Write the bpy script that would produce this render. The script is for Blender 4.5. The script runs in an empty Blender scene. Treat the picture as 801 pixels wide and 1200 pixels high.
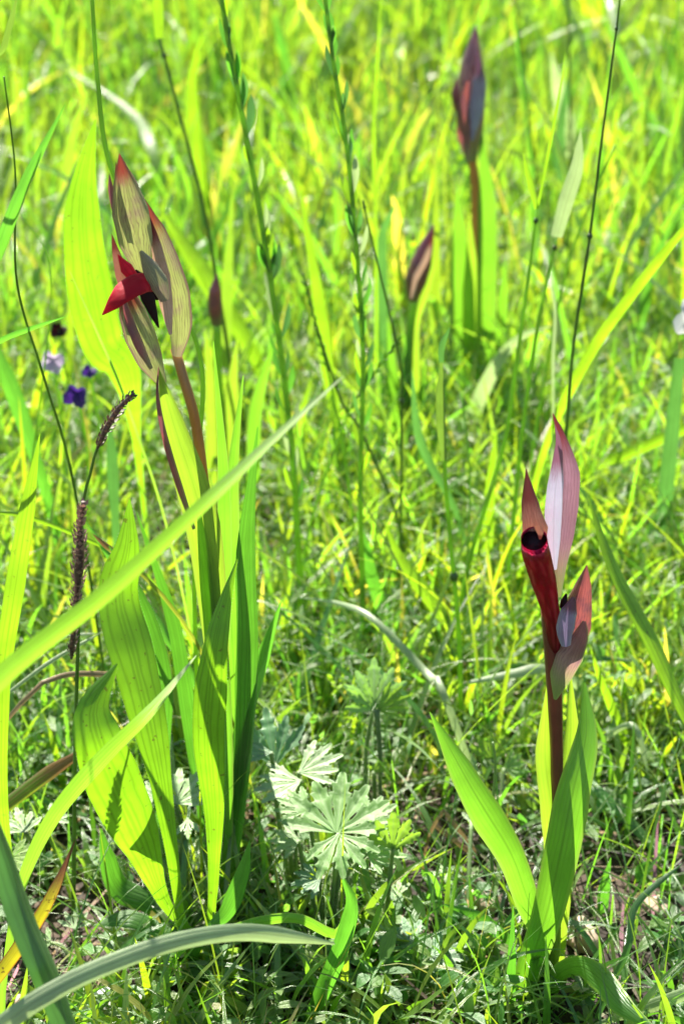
import bpy, math, random
import numpy as np
from mathutils import Vector, Matrix, noise
random.seed(7); rng = np.random.default_rng(11)
S = bpy.context.scene; C = S.collection
R = math.radians
# ------------------------------------------------------------------ camera
CAM = Vector((0, 0, 0.5)); PITCH = R(28); TH = math.tan(R(15))
cd = bpy.data.cameras.new('camera'); cam = bpy.data.objects.new('camera', cd); C.objects.link(cam)
cam.location = CAM; cam.rotation_euler = (R(90) - PITCH, 0, 0)
cd.sensor_fit = 'VERTICAL'; cd.sensor_height = 36; cd.sensor_width = 24; cd.lens = 18 / TH
cd.clip_start = 0.01; cd.clip_end = 500
cd.dof.use_dof = True; cd.dof.focus_distance = 0.655; cd.dof.aperture_fstop = 14.0
S.camera = cam
# ------------------------------------------------------------------ world, sun, exposure
SUN_EL, SUN_AZ = R(54), R(-14)           # azimuth measured from +Y (away from the camera) towards +X
w = bpy.data.worlds.new('World'); S.world = w; w.use_nodes = True
nt = w.node_tree; bg = nt.nodes['Background']; sky = nt.nodes.new('ShaderNodeTexSky')
sky.sky_type = 'NISHITA'; sky.sun_disc = False; sky.sun_elevation = SUN_EL; sky.sun_rotation = SUN_AZ
nt.links.new(sky.outputs[0], bg.inputs[0]); bg.inputs[1].default_value = 0.05
sd = bpy.data.lights.new('sun', 'SUN'); sun = bpy.data.objects.new('sun', sd); C.objects.link(sun)
sd.energy = 5.0; sd.angle = R(0.5); sd.color = (1, 0.94, 0.82)
sv = Vector((math.sin(SUN_AZ) * math.cos(SUN_EL), math.cos(SUN_AZ) * math.cos(SUN_EL), math.sin(SUN_EL)))
sun.rotation_euler = sv.to_track_quat('Z', 'Y').to_euler()
S.view_settings.view_transform = 'Standard'; S.view_settings.look = 'None'
S.view_settings.exposure = 1.9; S.view_settings.gamma = 1
S.cycles.max_bounces = 6; S.cycles.transmission_bounces = 4; S.cycles.diffuse_bounces = 2
S.cycles.sample_clamp_indirect = 6

# ------------------------------------------------------------------ pixel helpers (photo is 801 x 1200)
CP, SP = math.cos(PITCH), math.sin(PITCH)
def ray(px, py):
    a = (px - 400.5) / 600 * TH; b = (600 - py) / 600 * TH
    return Vector((a, CP + b * SP, -SP + b * CP))
def P(px, py, Y):
    r = ray(px, py); return CAM + r * (Y / r.y)
def gy(py):                                # world Y where a ray through row py meets the ground
    r = ray(400, py); return -CAM.z / r.z * r.y
def G(px, py):
    r = ray(px, py); return CAM + r * (-CAM.z / r.z)
def mpp(p):                                # metres per photo pixel at a point
    d = (p - CAM); dep = d.y * CP - d.z * SP
    return 2 * dep * TH / 1200

# ------------------------------------------------------------------ tagging
def tag(o, label=None, cat=None, group=None, kind=None):
    if label: o['label'] = label
    if cat: o['category'] = cat
    if group: o['group'] = group
    if kind: o['kind'] = kind
    return o
def thing(name, loc, label, cat, group=None):
    o = bpy.data.objects.new(name, None); C.objects.link(o); o.location = loc
    o.empty_display_size = 0.01
    return tag(o, label, cat, group)
def origin_of(o):
    v = Vector(o.location)
    while o.parent: o = o.parent; v += o.location
    return v
def mesh_obj(name, V, F, mat, parent=None, loc=None, uv=None, tint=None, smooth=True):
    me = bpy.data.meshes.new(name)
    V = np.asarray(V, dtype=np.float64)
    if parent is not None: org = origin_of(parent)
    elif loc is not None: org = Vector(loc)
    else: org = Vector((0, 0, 0))
    V = V - np.array(org)
    me.from_pydata(V.tolist(), [], F)
    if uv is not None:
        ul = me.uv_layers.new(name='UVMap'); n = len(me.loops)
        li = np.empty(n, dtype=np.int32); me.loops.foreach_get('vertex_index', li)
        ul.data.foreach_set('uv', np.asarray(uv, dtype=np.float32)[li].ravel())
    if tint is not None:
        ca = me.color_attributes.new('tint', 'FLOAT_COLOR', 'POINT')
        t = np.ones((len(V), 4), np.float32); t[:, :3] = tint
        ca.data.foreach_set('color', t.ravel())
    if smooth: me.polygons.foreach_set('use_smooth', [True] * len(me.polygons))
    me.materials.append(mat)
    o = bpy.data.objects.new(name, me); C.objects.link(o)
    if parent is not None: o.parent = parent
    elif loc is not None: o.location = loc
    return o
def big_mesh(name, V, Q, mat, uv=None, tint=None, tri=False):
    """fast path for very large meshes: V (n,3), Q (m,4 or 3)"""
    me = bpy.data.meshes.new(name); k = Q.shape[1]
    me.vertices.add(len(V)); me.vertices.foreach_set('co', V.astype(np.float32).ravel())
    me.loops.add(Q.size); me.loops.foreach_set('vertex_index', Q.astype(np.int32).ravel())
    me.polygons.add(len(Q)); me.polygons.foreach_set('loop_start', np.arange(0, Q.size, k, dtype=np.int32))
    me.polygons.foreach_set('loop_total', np.full(len(Q), k, np.int32))
    me.polygons.foreach_set('use_smooth', np.ones(len(Q), bool))
    if uv is not None:
        ul = me.uv_layers.new(name='UVMap'); ul.data.foreach_set('uv', uv[Q.ravel()].astype(np.float32).ravel())
    if tint is not None:
        ca = me.color_attributes.new('tint', 'FLOAT_COLOR', 'POINT')
        t = np.ones((len(V), 4), np.float32); t[:, :3] = tint; ca.data.foreach_set('color', t.ravel())
    me.update(calc_edges=True); me.materials.append(mat)
    o = bpy.data.objects.new(name, me); C.objects.link(o)
    return o

# ------------------------------------------------------------------ materials
class NB:
    def __init__(s, name):
        s.m = bpy.data.materials.new(name); s.m.use_nodes = True; s.t = s.m.node_tree
        s.t.nodes.clear(); s.out = s.n('ShaderNodeOutputMaterial')
    def n(s, typ, **kw):
        x = s.t.nodes.new(typ)
        for k, v in kw.items(): setattr(x, k, v)
        return x
    def l(s, a, b): s.t.links.new(a, b)
    def math(s, op, a, b=None, c=None, clamp=False):
        x = s.n('ShaderNodeMath', operation=op, use_clamp=clamp)
        for i, v in enumerate((a, b, c)):
            if v is None: continue
            if isinstance(v, (int, float)): x.inputs[i].default_value = v
            else: s.l(v, x.inputs[i])
        return x.outputs[0]
    def mix(s, f, a, b, mode='MIX'):
        x = s.n('ShaderNodeMix', data_type='RGBA', blend_type=mode)
        for i, v in ((0, f), (6, a), (7, b)):
            if isinstance(v, (int, float)): x.inputs[i].default_value = v
            elif isinstance(v, tuple): x.inputs[i].default_value = (*v[:3], 1)
            else: s.l(v, x.inputs[i])
        return x.outputs[2]
    def ramp(s, f, lo, hi):
        x = s.n('ShaderNodeMapRange', interpolation_type='SMOOTHSTEP'); s.l(f, x.inputs[0])
        x.inputs[1].default_value = lo; x.inputs[2].default_value = hi
        return x.outputs[0]
    def uv(s):
        u = s.n('ShaderNodeUVMap'); u.uv_map = 'UVMap'
        x = s.n('ShaderNodeSeparateXYZ'); s.l(u.outputs[0], x.inputs[0]); return u.outputs[0], x.outputs[0], x.outputs[1]
    def noise(s, vec, scale, detail=3):
        x = s.n('ShaderNodeTexNoise'); x.inputs['Scale'].default_value = scale; x.inputs['Detail'].default_value = detail
        if vec is not None: s.l(vec, x.inputs['Vector'])
        return x.outputs[0]

def leaf_mat(name, refl, trans, tmix=0.5, veins=7, vein_dark=0.75, rough=0.38, spec=0.5, tip=None, tip_from=0.8,
             tint=False, var=0.25, edge=None, spots=0.0, vein_col=None, wash=None, vstr=0.6, mid=0.6, base=None, base_to=0.25):
    b = NB(name); uvv, u, v = b.uv()
    geo = b.n('ShaderNodeNewGeometry'); tc = b.n('ShaderNodeTexCoord')
    # parallel veins
    mw = b.n('ShaderNodeMapping'); b.l(uvv, mw.inputs[0]); mw.inputs['Scale'].default_value = (1.5, 3.0, 1)
    wob = b.math('MULTIPLY', b.math('SUBTRACT', b.noise(mw.outputs[0], 2.5, 2), 0.5), 0.16)
    ph = b.math('MULTIPLY', b.math('ADD', u, wob), veins * 2 * math.pi)
    midr = b.math('SUBTRACT', 1.0, b.ramp(b.math('ABSOLUTE', b.math('SUBTRACT', u, 0.5)), 0.012, 0.05))
    sn = b.math('COSINE', ph); sn = b.math('MULTIPLY_ADD', sn, 0.5, 0.5)
    sn = b.math('POWER', sn, 4.0)
    mp = b.n('ShaderNodeMapping'); b.l(uvv, mp.inputs[0]); mp.inputs['Scale'].default_value = (9, 2.2, 1)
    fib = b.noise(mp.outputs[0], 6, 4)
    n1 = b.noise(tc.outputs['Object'], 60, 3)
    vv = b.ramp(n1, 0.3, 0.7)
    def col(c):
        c1 = tuple(x * (1 - var) for x in c); c2 = tuple(min(1, x * (1 + var)) for x in c)
        o = b.mix(vv, c1, c2)
        o = b.mix(b.math('MULTIPLY', b.math('SUBTRACT', fib, 0.5), 1.2, clamp=True), o, tuple(x * 0.55 for x in c))
        if wash: o = b.mix(b.math('MULTIPLY', b.ramp(b.noise(tc.outputs['Object'], 130, 4), 0.42, 0.62), 0.65), o, wash)
        vc = vein_col or tuple(x * vein_dark for x in c)
        f = b.math('MULTIPLY', b.math('MULTIPLY', sn, vstr), b.ramp(fib, 0.25, 0.6)) if wash else b.math('MULTIPLY', sn, vstr)
        o = b.mix(f, o, vc)
        if mid: o = b.mix(b.math('MULTIPLY', midr, 0.55), o, tuple(min(1, x * mid) for x in c))
        if edge is not None:
            e = b.math('ABSOLUTE', b.math('SUBTRACT', u, 0.5)); o = b.mix(b.ramp(e, 0.36, 0.5), o, edge)
        if base is not None: o = b.mix(b.math('SUBTRACT', 1.0, b.ramp(v, 0.0, base_to)), o, base)
        if tip is not None:
            vn = b.math('ADD', v, b.math('MULTIPLY', b.math('SUBTRACT', fib, 0.5), 0.25))
            o = b.mix(b.ramp(vn, tip_from, min(1.0, tip_from + 0.18)), o, tip)
        if spots > 0:
            o = b.mix(b.math('MULTIPLY', b.ramp(b.noise(tc.outputs['Object'], 420, 2), 0.66, 0.72), spots), o, (0.10, 0.05, 0.015))
        if tint:
            a = b.n('ShaderNodeAttribute', attribute_name='tint'); o = b.mix(1.0, o, a.outputs[0], 'MULTIPLY')
        return o
    d = b.n('ShaderNodeBsdfDiffuse'); b.l(col(refl), d.inputs[0])
    t = b.n('ShaderNodeBsdfTranslucent'); b.l(col(trans), t.inputs[0])
    g = b.n('ShaderNodeBsdfGlossy'); g.inputs[0].default_value = (1, 1, 1, 1)
    g.inputs['Roughness'].default_value = rough
    bp = b.n('ShaderNodeBump'); bp.inputs['Strength'].default_value = 0.35; bp.inputs['Distance'].default_value = 0.0006
    b.l(b.math('ADD', sn, fib), bp.inputs['Height'])
    for x in (d, g): b.l(bp.outputs[0], x.inputs['Normal'])
    m1 = b.n('ShaderNodeMixShader'); m1.inputs[0].default_value = tmix; b.l(d.outputs[0], m1.inputs[1]); b.l(t.outputs[0], m1.inputs[2])
    fr = b.n('ShaderNodeLayerWeight'); fr.inputs[0].default_value = 0.5; b.l(bp.outputs[0], fr.inputs['Normal'])
    fa = b.math('MULTIPLY_ADD', b.math('POWER', fr.outputs['Facing'], 3.5), 0.45 * spec, 0.07 * spec)
    m2 = b.n('ShaderNodeMixShader'); b.l(fa, m2.inputs[0])
    b.l(m1.outputs[0], m2.inputs[1]); b.l(g.outputs[0], m2.inputs[2]); b.l(m2.outputs[0], b.out.inputs[0])
    return b.m

M = {}
M['grass'] = leaf_mat('meadow_grass', (0.085, 0.17, 0.022), (0.37, 0.62, 0.03), 0.52, 4, 0.8, tint=True, var=0.12, rough=0.3, spec=0.85)
M['herb'] = leaf_mat('herb_foliage', (0.08, 0.17, 0.03), (0.33, 0.58, 0.05), 0.5, 3, 0.8, tint=True, var=0.15, rough=0.42, spec=0.5)
M['lime'] = leaf_mat('lime_leaf', (0.08, 0.17, 0.015), (0.31, 0.58, 0.015), 0.55, 4, 0.72, var=0.18, spots=.35, spec=0.45)
M['plantain'] = leaf_mat('plantain_leaf', (0.07, 0.17, 0.015), (0.26, 0.56, 0.012), 0.56, 5, 0.55, var=0.16, spots=.6, spec=0.4, rough=0.45)
M['plantain_dark'] = leaf_mat('plantain_leaf_deep', (0.05, 0.14, 0.02), (0.12, 0.37, 0.02), 0.5, 5, 0.6, var=0.12, spec=0.4, rough=0.45)
M['orchid_leaf'] = leaf_mat('orchid_leaf', (0.06, 0.16, 0.03), (0.24, 0.58, 0.025), 0.52, 8, 0.82, var=0.12, spec=0.55, rough=0.32, edge=(0.25, 0.42, 0.05))
M['orchid_sheath'] = leaf_mat('orchid_sheath', (0.10, 0.18, 0.03), (0.38, 0.62, 0.03), 0.55, 7, 0.8, var=0.1, spec=0.5, rough=0.32, edge=(0.3, 0.42, 0.04))
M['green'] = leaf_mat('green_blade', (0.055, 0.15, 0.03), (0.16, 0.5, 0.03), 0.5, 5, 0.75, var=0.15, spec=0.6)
M['blue_green'] = leaf_mat('blue_green_blade', (0.06, 0.14, 0.04), (0.12, 0.34, 0.05), 0.4, 4, 0.75, var=0.15, spec=0.7)
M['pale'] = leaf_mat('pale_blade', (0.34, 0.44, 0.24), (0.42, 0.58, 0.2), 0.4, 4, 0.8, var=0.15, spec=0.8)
M['lime_long'] = leaf_mat('long_lime_blade', (0.09, 0.20, 0.03), (0.28, 0.56, 0.03), 0.55, 6, 0.7, var=0.08, spec=0.5,
                          tip=(0.40, 0.50, 0.28), tip_from=0.82, base=(0.26, 0.50, 0.02), base_to=0.3)
M['straw'] = leaf_mat('dry_straw', (0.34, 0.24, 0.13), (0.3, 0.2, 0.08), 0.3, 4, 0.7, var=0.25, spec=0.4)
M['litter'] = leaf_mat('dry_litter', (0.26, 0.17, 0.10), (0.2, 0.12, 0.05), 0.2, 3, 0.7, tint=True, var=0.3, spec=0.3, rough=0.6)
M['autumn'] = leaf_mat('yellow_brown_blade', (0.30, 0.26, 0.03), (0.5, 0.44, 0.015), 0.55, 5, 0.75, var=0.2, spec=0.4,
                       tip=(0.16, 0.06, 0.03), tip_from=0.72, edge=(0.3, 0.08, 0.02), spots=0.9)
M['streaked'] = leaf_mat('streaked_blade', (0.12, 0.18, 0.03), (0.35, 0.45, 0.03), 0.5, 3, 0.75, var=0.2, spec=0.4,
                         vein_col=(0.2, 0.08, 0.03), tip=(0.22, 0.12, 0.04), tip_from=0.5)
M['stalk'] = leaf_mat('grass_stalk', (0.14, 0.27, 0.045), (0.36, 0.62, 0.05), 0.6, 3, 0.8, var=0.2, spec=0.6)
M['stalk_dark'] = leaf_mat('dark_stalk', (0.08, 0.15, 0.03), (0.18, 0.32, 0.03), 0.5, 3, 0.8, var=0.2, spec=0.6)
M['bract_g'] = leaf_mat('striped_green_bract', (0.33, 0.34, 0.13), (0.34, 0.38, 0.10), 0.42, 13, 0.6, wash=(0.28, 0.19, 0.14), vstr=.65, vein_col=(0.10, 0.05, 0.045), var=0.12,
                        tip=(0.24, 0.04, 0.025), tip_from=0.70, rough=0.4, spec=0.5, edge=(0.20, 0.10, 0.09))
M['bract_n'] = leaf_mat('grey_green_bract', (0.34, 0.35, 0.19), (0.25, 0.26, 0.08), 0.35, 11, 0.6, wash=(0.27, 0.18, 0.15), vstr=.8, vein_col=(0.12, 0.07, 0.07), var=0.12, rough=0.4, spec=0.5)
M['bract_p'] = leaf_mat('pale_pink_bract', (0.55, 0.40, 0.36), (0.55, 0.34, 0.2), 0.35, 13, 0.6, wash=(0.4, 0.28, 0.18), vstr=.6, vein_col=(0.30, 0.10, 0.10), var=0.12,
                        tip=(0.18, 0.02, 0.02), tip_from=0.7, rough=0.4, spec=0.5)
M['bract_l'] = leaf_mat('lilac_bract', (0.31, 0.18, 0.24), (0.30, 0.14, 0.18), 0.38, 11, 0.6, wash=(0.24, 0.12, 0.15), vstr=.55, vein_col=(0.17, 0.07, 0.11), var=0.12,
                        tip=(0.17, 0.02, 0.03), tip_from=0.72, rough=0.3, spec=0.8, base=(0.20, 0.24, 0.08), base_to=0.35)
M['bract_low'] = leaf_mat('green_purple_bract', (0.28, 0.18, 0.20), (0.42, 0.22, 0.20), 0.5, 11, 0.6, vein_col=(0.16, 0.06, 0.10), var=0.15, wash=(0.2, 0.12, 0.13), vstr=.7,
                           rough=0.32, spec=0.7, edge=(0.30, 0.40, 0.10), base=(0.26, 0.36, 0.08), base_to=0.55)
M['bract_w'] = leaf_mat('sunlit_lilac_bract', (0.70, 0.66, 0.76), (0.48, 0.48, 0.62), 0.35, 11, 0.6, wash=(0.50, 0.45, 0.60), vstr=.4, vein_col=(0.42, 0.30, 0.42), var=0.08,
                        tip=(0.26, 0.10, 0.16), tip_from=0.58, rough=0.28, spec=0.9)  # white sunlit sheen painted over the naturally paler lilac inside
M['bract_b'] = leaf_mat('blue_lilac_bract', (0.36, 0.34, 0.50), (0.2, 0.14, 0.26), 0.25, 9, 0.6, wash=(0.26, 0.2, 0.33), vstr=.5, vein_col=(0.24, 0.20, 0.34), var=0.15,
                        tip=(0.14, 0.05, 0.10), tip_from=0.6, rough=0.28, spec=0.9)
M['bract_m'] = leaf_mat('maroon_bract', (0.22, 0.08, 0.09), (0.38, 0.09, 0.08), 0.45, 11, 0.5, wash=(0.13, 0.05, 0.075), vstr=.6, vein_col=(0.06, 0.015, 0.03), var=0.2,
                        rough=0.3, spec=0.85, base=(0.22, 0.20, 0.08), base_to=0.3)
M['bud'] = leaf_mat('plum_bud', (0.36, 0.24, 0.26), (0.50, 0.24, 0.22), 0.45, 10, 0.5, wash=(0.15, 0.05, 0.06), vstr=.6, vein_col=(0.09, 0.02, 0.04), var=0.2,
                    rough=0.3, spec=0.9, base=(0.26, 0.24, 0.10), base_to=0.45)
M['salmon'] = leaf_mat('salmon_hood', (0.42, 0.22, 0.17), (0.4, 0.14, 0.08), 0.3, 9, 0.6, wash=(0.32, 0.13, 0.10), vein_col=(0.26, 0.07, 0.05), var=0.12,
                       tip=(0.16, 0.03, 0.025), tip_from=0.62, rough=0.4, spec=0.4)
M['lip'] = leaf_mat('crimson_lip', (0.60, 0.010, 0.035), (0.9, 0.010, 0.03), 0.5, 3, 0.6, var=0.4, rough=0.6, spec=0.2, wash=(0.42, 0.006, 0.02), mid=0)
M['lip_tube'] = leaf_mat('crimson_tube', (0.68, 0.012, 0.045), (0.95, 0.010, 0.03), 0.4, 4, 0.7, var=0.2, rough=0.3, spec=0.45,
                         base=(0.26, 0.012, 0.025), base_to=0.5, tip=(0.75, 0.07, 0.22), tip_from=0.84)
M['throat'] = leaf_mat('dark_throat', (0.018, 0.003, 0.006), (0.04, 0.002, 0.006), 0.15, 3, 0.7, var=0.3, rough=0.5, spec=0.25)
M['stem_red'] = leaf_mat('reddish_stem', (0.38, 0.24, 0.07), (0.55, 0.32, 0.04), 0.4, 3, 0.7, var=0.2, rough=0.35, spec=0.6,
                         base=(0.14, 0.22, 0.03), base_to=0.6)
M['stem_maroon'] = leaf_mat('maroon_stem', (0.20, 0.05, 0.03), (0.3, 0.06, 0.02), 0.2, 3, 0.7, var=0.25, rough=0.35, spec=0.6,
                            base=(0.17, 0.24, 0.05), base_to=0.72)
M['hair'] = leaf_mat('plant_hair', (0.6, 0.65, 0.5), (0.6, 0.65, 0.4), 0.5, 1, 1, var=0.05, spec=0.5, mid=0)
M['scale'] = leaf_mat('sedge_scale', (0.30, 0.17, 0.15), (0.3, 0.14, 0.10), 0.2, 1, 0.6, var=0.4, rough=0.4, spec=0.8, edge=(0.62, 0.48, 0.44), mid=0)
M['scale_dark'] = leaf_mat('sedge_scale_dark', (0.12, 0.07, 0.05), (0.12, 0.05, 0.03), 0.2, 1, 0.6, var=0.4, rough=0.4, spec=0.8, edge=(0.2, 0.13, 0.09))
M['violet'] = leaf_mat('violet_petal', (0.05, 0.025, 0.17), (0.08, 0.02, 0.28), 0.35, 4, 0.7, var=0.3, rough=0.5, spec=0.4)
M['pale_petal'] = leaf_mat('pale_lilac_petal', (0.6, 0.5, 0.66), (0.5, 0.4, 0.55), 0.4, 4, 0.85, var=0.1, rough=0.5, spec=0.4)
M['white_petal'] = leaf_mat('white_petal', (0.78, 0.78, 0.76), (0.6, 0.6, 0.58), 0.35, 4, 0.9, var=0.05, rough=0.5, spec=0.4)
M['crane_sunlit'] = leaf_mat('downy_sunlit_leaf', (0.26, 0.40, 0.15), (0.28, 0.52, 0.09), 0.35, 1, 0.8, var=0.3, rough=0.5, spec=0.8, vein_col=(0.30, 0.44, 0.24), mid=0)  # paler green carries the sun's brightness on these leaves
M['crane_grey'] = leaf_mat('downy_grey_green_leaf', (0.10, 0.23, 0.09), (0.14, 0.38, 0.06), 0.35, 1, 0.8, var=0.35, rough=0.5, spec=0.8, vein_col=(0.20, 0.34, 0.18), mid=0)
M['crane_green'] = leaf_mat('downy_green_leaf', (0.16, 0.32, 0.07), (0.32, 0.60, 0.06), 0.45, 1, 0.8, var=0.2, rough=0.5, spec=0.7, vein_col=(0.30, 0.46, 0.18), mid=0)
M['crane_lime'] = leaf_mat('young_lime_leaf', (0.13, 0.24, 0.03), (0.34, 0.60, 0.04), 0.5, 1, 0.8, var=0.15, rough=0.5, spec=0.4, vein_col=(0.26, 0.40, 0.08), mid=0)
M['crane_stem'] = leaf_mat('downy_stem', (0.15, 0.24, 0.08), (0.32, 0.48, 0.08), 0.3, 2, 0.8, var=0.2, rough=0.5, spec=0.5)

def soil_mat():
    b = NB('soil'); tc = b.n('ShaderNodeTexCoord'); v = tc.outputs['Object']
    n1 = b.noise(v, 14, 6); n2 = b.noise(v, 160, 4); n3 = b.noise(v, 3, 3)
    c = b.mix(b.ramp(n1, 0.35, 0.65), (0.014, 0.009, 0.006), (0.05, 0.032, 0.022))  # soil colour darkened so the gaps between stems read as deep shadow
    c = b.mix(b.math('MULTIPLY', b.ramp(n2, 0.58, 0.72), 0.5), c, (0.20, 0.14, 0.10))
    sx = b.n('ShaderNodeSeparateXYZ'); b.l(v, sx.inputs[0])
    g = b.mix(b.ramp(b.noise(v, 25, 5), 0.35, 0.65), (0.03, 0.06, 0.012), (0.07, 0.13, 0.02))
    c = b.mix(b.ramp(b.math('ADD', sx.outputs[1], b.math('MULTIPLY', n3, 0.4)), 0.95, 1.5), c, g)
    p = b.n('ShaderNodeBsdfPrincipled'); b.l(c, p.inputs['Base Color']); p.inputs['Roughness'].default_value = 0.9
    bp = b.n('ShaderNodeBump'); bp.inputs['Strength'].default_value = 0.8; bp.inputs['Distance'].default_value = 0.004
    b.l(b.math('ADD', n1, b.math('MULTIPLY', n2, 0.5)), bp.inputs['Height']); b.l(bp.outputs[0], p.inputs['Normal'])
    b.l(p.outputs[0], b.out.inputs[0]); return b.m
M['soil'] = soil_mat()
def stone_mat(name, c1, c2):
    b = NB(name); tc = b.n('ShaderNodeTexCoord'); v = tc.outputs['Object']
    n1 = b.noise(v, 90, 6); n2 = b.noise(v, 500, 3)
    p = b.n('ShaderNodeBsdfPrincipled'); b.l(b.mix(b.ramp(n1, 0.35, 0.65), c1, c2), p.inputs['Base Color']); p.inputs['Roughness'].default_value = 0.85
    bp = b.n('ShaderNodeBump'); bp.inputs['Strength'].default_value = 0.7; bp.inputs['Distance'].default_value = 0.001
    b.l(b.math('ADD', n1, b.math('MULTIPLY', n2, 0.4)), bp.inputs['Height']); b.l(bp.outputs[0], p.inputs['Normal'])
    b.l(p.outputs[0], b.out.inputs[0]); return b.m
M['stone'] = stone_mat('pinkish_stone', (0.30, 0.21, 0.16), (0.5, 0.38, 0.30))
M['white_stone'] = stone_mat('pale_stone', (0.5, 0.5, 0.5), (0.7, 0.7, 0.72))

# ------------------------------------------------------------------ curve helpers
def catmull(pts, n):
    pts = [Vector(p) for p in pts]
    if len(pts) == 2: return [pts[0].lerp(pts[1], i / n) for i in range(n + 1)]
    ext = [pts[0] * 2 - pts[1]] + pts + [pts[-1] * 2 - pts[-2]]
    seg = len(pts) - 1
    ln = [(pts[i + 1] - pts[i]).length for i in range(seg)]; tot = sum(ln); out = []
    for i in range(n + 1):
        d = i / n * tot; k = 0
        while k < seg - 1 and d > ln[k]: d -= ln[k]; k += 1
        t = min(1, d / ln[k]) if ln[k] > 0 else 0
        a, b, c, e = ext[k:k + 4]
        out.append(0.5 * ((2 * b) + (c - a) * t + (2 * a - 5 * b + 4 * c - e) * t * t + (3 * b - a - 3 * c + e) * t ** 3))
    return out
def prof(kind, t):
    if isinstance(kind, (list, tuple)):
        m = len(kind) - 1; x = t * m; i = min(int(x), m - 1); f = x - i; f = f * f * (3 - 2 * f) if False else f
        return kind[i] * (1 - f) + kind[i + 1] * f
    if kind == 'grass': return (0.75 + 0.25 * min(1, t * 3)) * (1 if t < 0.45 else max(0.0, 1 - ((t - 0.45) / 0.55) ** 1.7))
    if kind == 'lance': return max(0.0, (0.28 + 0.72 * math.sin(min(1, t / 0.55) * math.pi / 2) ** 1.5) * (1 if t < 0.55 else (1 - ((t - 0.55) / 0.45) ** 2.0)))
    if kind == 'arc': return max(0.0, (0.8 + 0.2 * math.sin(t * math.pi)) * (1 if t < 0.75 else 1 - ((t - 0.75) / 0.25) ** 2))
    if kind == 'lens': return math.sin(math.pi * min(1, max(0, t))) ** 0.8
    return 1.0
def path(pp, Y, n):
    """pp: pixel points root first; Y: one number, (root, tip) or a list, metres in front of the camera"""
    m = len(pp)
    if isinstance(Y, (int, float)): Ys = [Y] * m
    elif len(Y) == m: Ys = list(Y)
    else: Ys = [Y[0] + (Y[-1] - Y[0]) * i / (m - 1) for i in range(m)]
    return catmull([P(p[0], p[1], y) for p, y in zip(pp, Ys)], n)
def frames(pts):
    T = []
    for i in range(len(pts)):
        a = pts[max(0, i - 1)]; b = pts[min(len(pts) - 1, i + 1)]; T.append((b - a).normalized())
    return T
def sheet(pts, wid, curl=0.8, roll=0.0, across=6, wave=0.0, keel=0.0, wpx=True):
    """a leaf: pts centreline, wid = list of widths (photo px), curl = arc of the cross-section in radians"""
    T = frames(pts); n = len(pts); V = []; UV = []; F = []; ph = random.random() * 6
    for i, p in enumerate(pts):
        v = (p - CAM).normalized(); s = T[i].cross(v)
        s = s.normalized() if s.length > 1e-5 else Vector((1, 0, 0))
        r = roll if isinstance(roll, (int, float)) else prof(roll, i / (n - 1))
        Mx = Matrix.Rotation(r, 3, T[i]); s = Mx @ s; nn = s.cross(T[i]).normalized()
        w = max(wid[i], 0.15) * (mpp(p) if wpx else 1)
        c = max(curl if isinstance(curl, (int, float)) else prof(curl, i / (n - 1)), 1e-3)
        rad = w / (2 * math.sin(min(c, math.pi) / 2)) if c < math.pi else w / 2
        for j in range(across + 1):
            u = j / across; a = (u - 0.5) * c
            q = p + s * (math.sin(a) * rad) + nn * ((1 - math.cos(a)) * rad)
            if keel: q = q - nn * (keel * w * (1 - abs(u - 0.5) * 2))
            if wave: q = q + nn * (wave * w * math.sin(i / (n - 1) * 17 + ph + (3 if u > .5 else 0)) * abs(u - 0.5) * 2)
            V.append(q); UV.append((u, i / (n - 1)))
    k = across + 1
    for i in range(n - 1):
        for j in range(across): F.append((i * k + j, i * k + j + 1, (i + 1) * k + j + 1, (i + 1) * k + j))
    return V, F, UV
def tube(pts, wid, sides=10, flat=1.0, roll=0.0, close=True, wpx=True, hole=False):
    T = frames(pts); n = len(pts); V = []; UV = []; F = []
    for i, p in enumerate(pts):
        v = (p - CAM).normalized(); s = T[i].cross(v)
        s = s.normalized() if s.length > 1e-5 else Vector((1, 0, 0))
        s = Matrix.Rotation(roll, 3, T[i]) @ s; nn = s.cross(T[i]).normalized()
        w = (max(wid[i], 0.05) * mpp(p) if wpx else wid[i]) / 2
        for j in range(sides):
            a = 2 * math.pi * j / sides
            V.append(p + s * (math.cos(a) * w) + nn * (math.sin(a) * w * flat)); UV.append((j / sides, i / (n - 1)))
    for i in range(n - 1):
        for j in range(sides):
            a, b = i * sides + j, i * sides + (j + 1) % sides
            F.append((a, b, b + sides, a + sides))
    if close:
        F.append(tuple(range(sides))[::-1])
        if not hole: F.append(tuple((n - 1) * sides + j for j in range(sides)))
    return V, F, UV
def join(parts):
    V, F, UV = [], [], []
    for v, f, u in parts:
        o = len(V); V += list(v); UV += list(u); F += [tuple(i + o for i in q) for q in f]
    return V, F, UV
def ws(kind, w, n): return [w * prof(kind, i / n) for i in range(n + 1)]
def put(name, g, mat, parent=None, loc=None):
    return mesh_obj(name, [tuple(v) for v in g[0]], g[1], M[mat], parent, loc, g[2])
def leaf(name, pp, Y, w, mat, parent=None, kind='lance', n=22, loc=None, **kw):
    pts = path(pp, Y, n); return put(name, sheet(pts, ws(kind, w, n), **kw), mat, parent, loc)
def stalk(name, pp, Y, w, mat, parent=None, kind=(1, 0.9, 0.75, 0.6), n=24, loc=None, **kw):
    pts = path(pp, Y, n); return put(name, tube(pts, ws(kind, w, n), **kw), mat, parent, loc)

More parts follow.
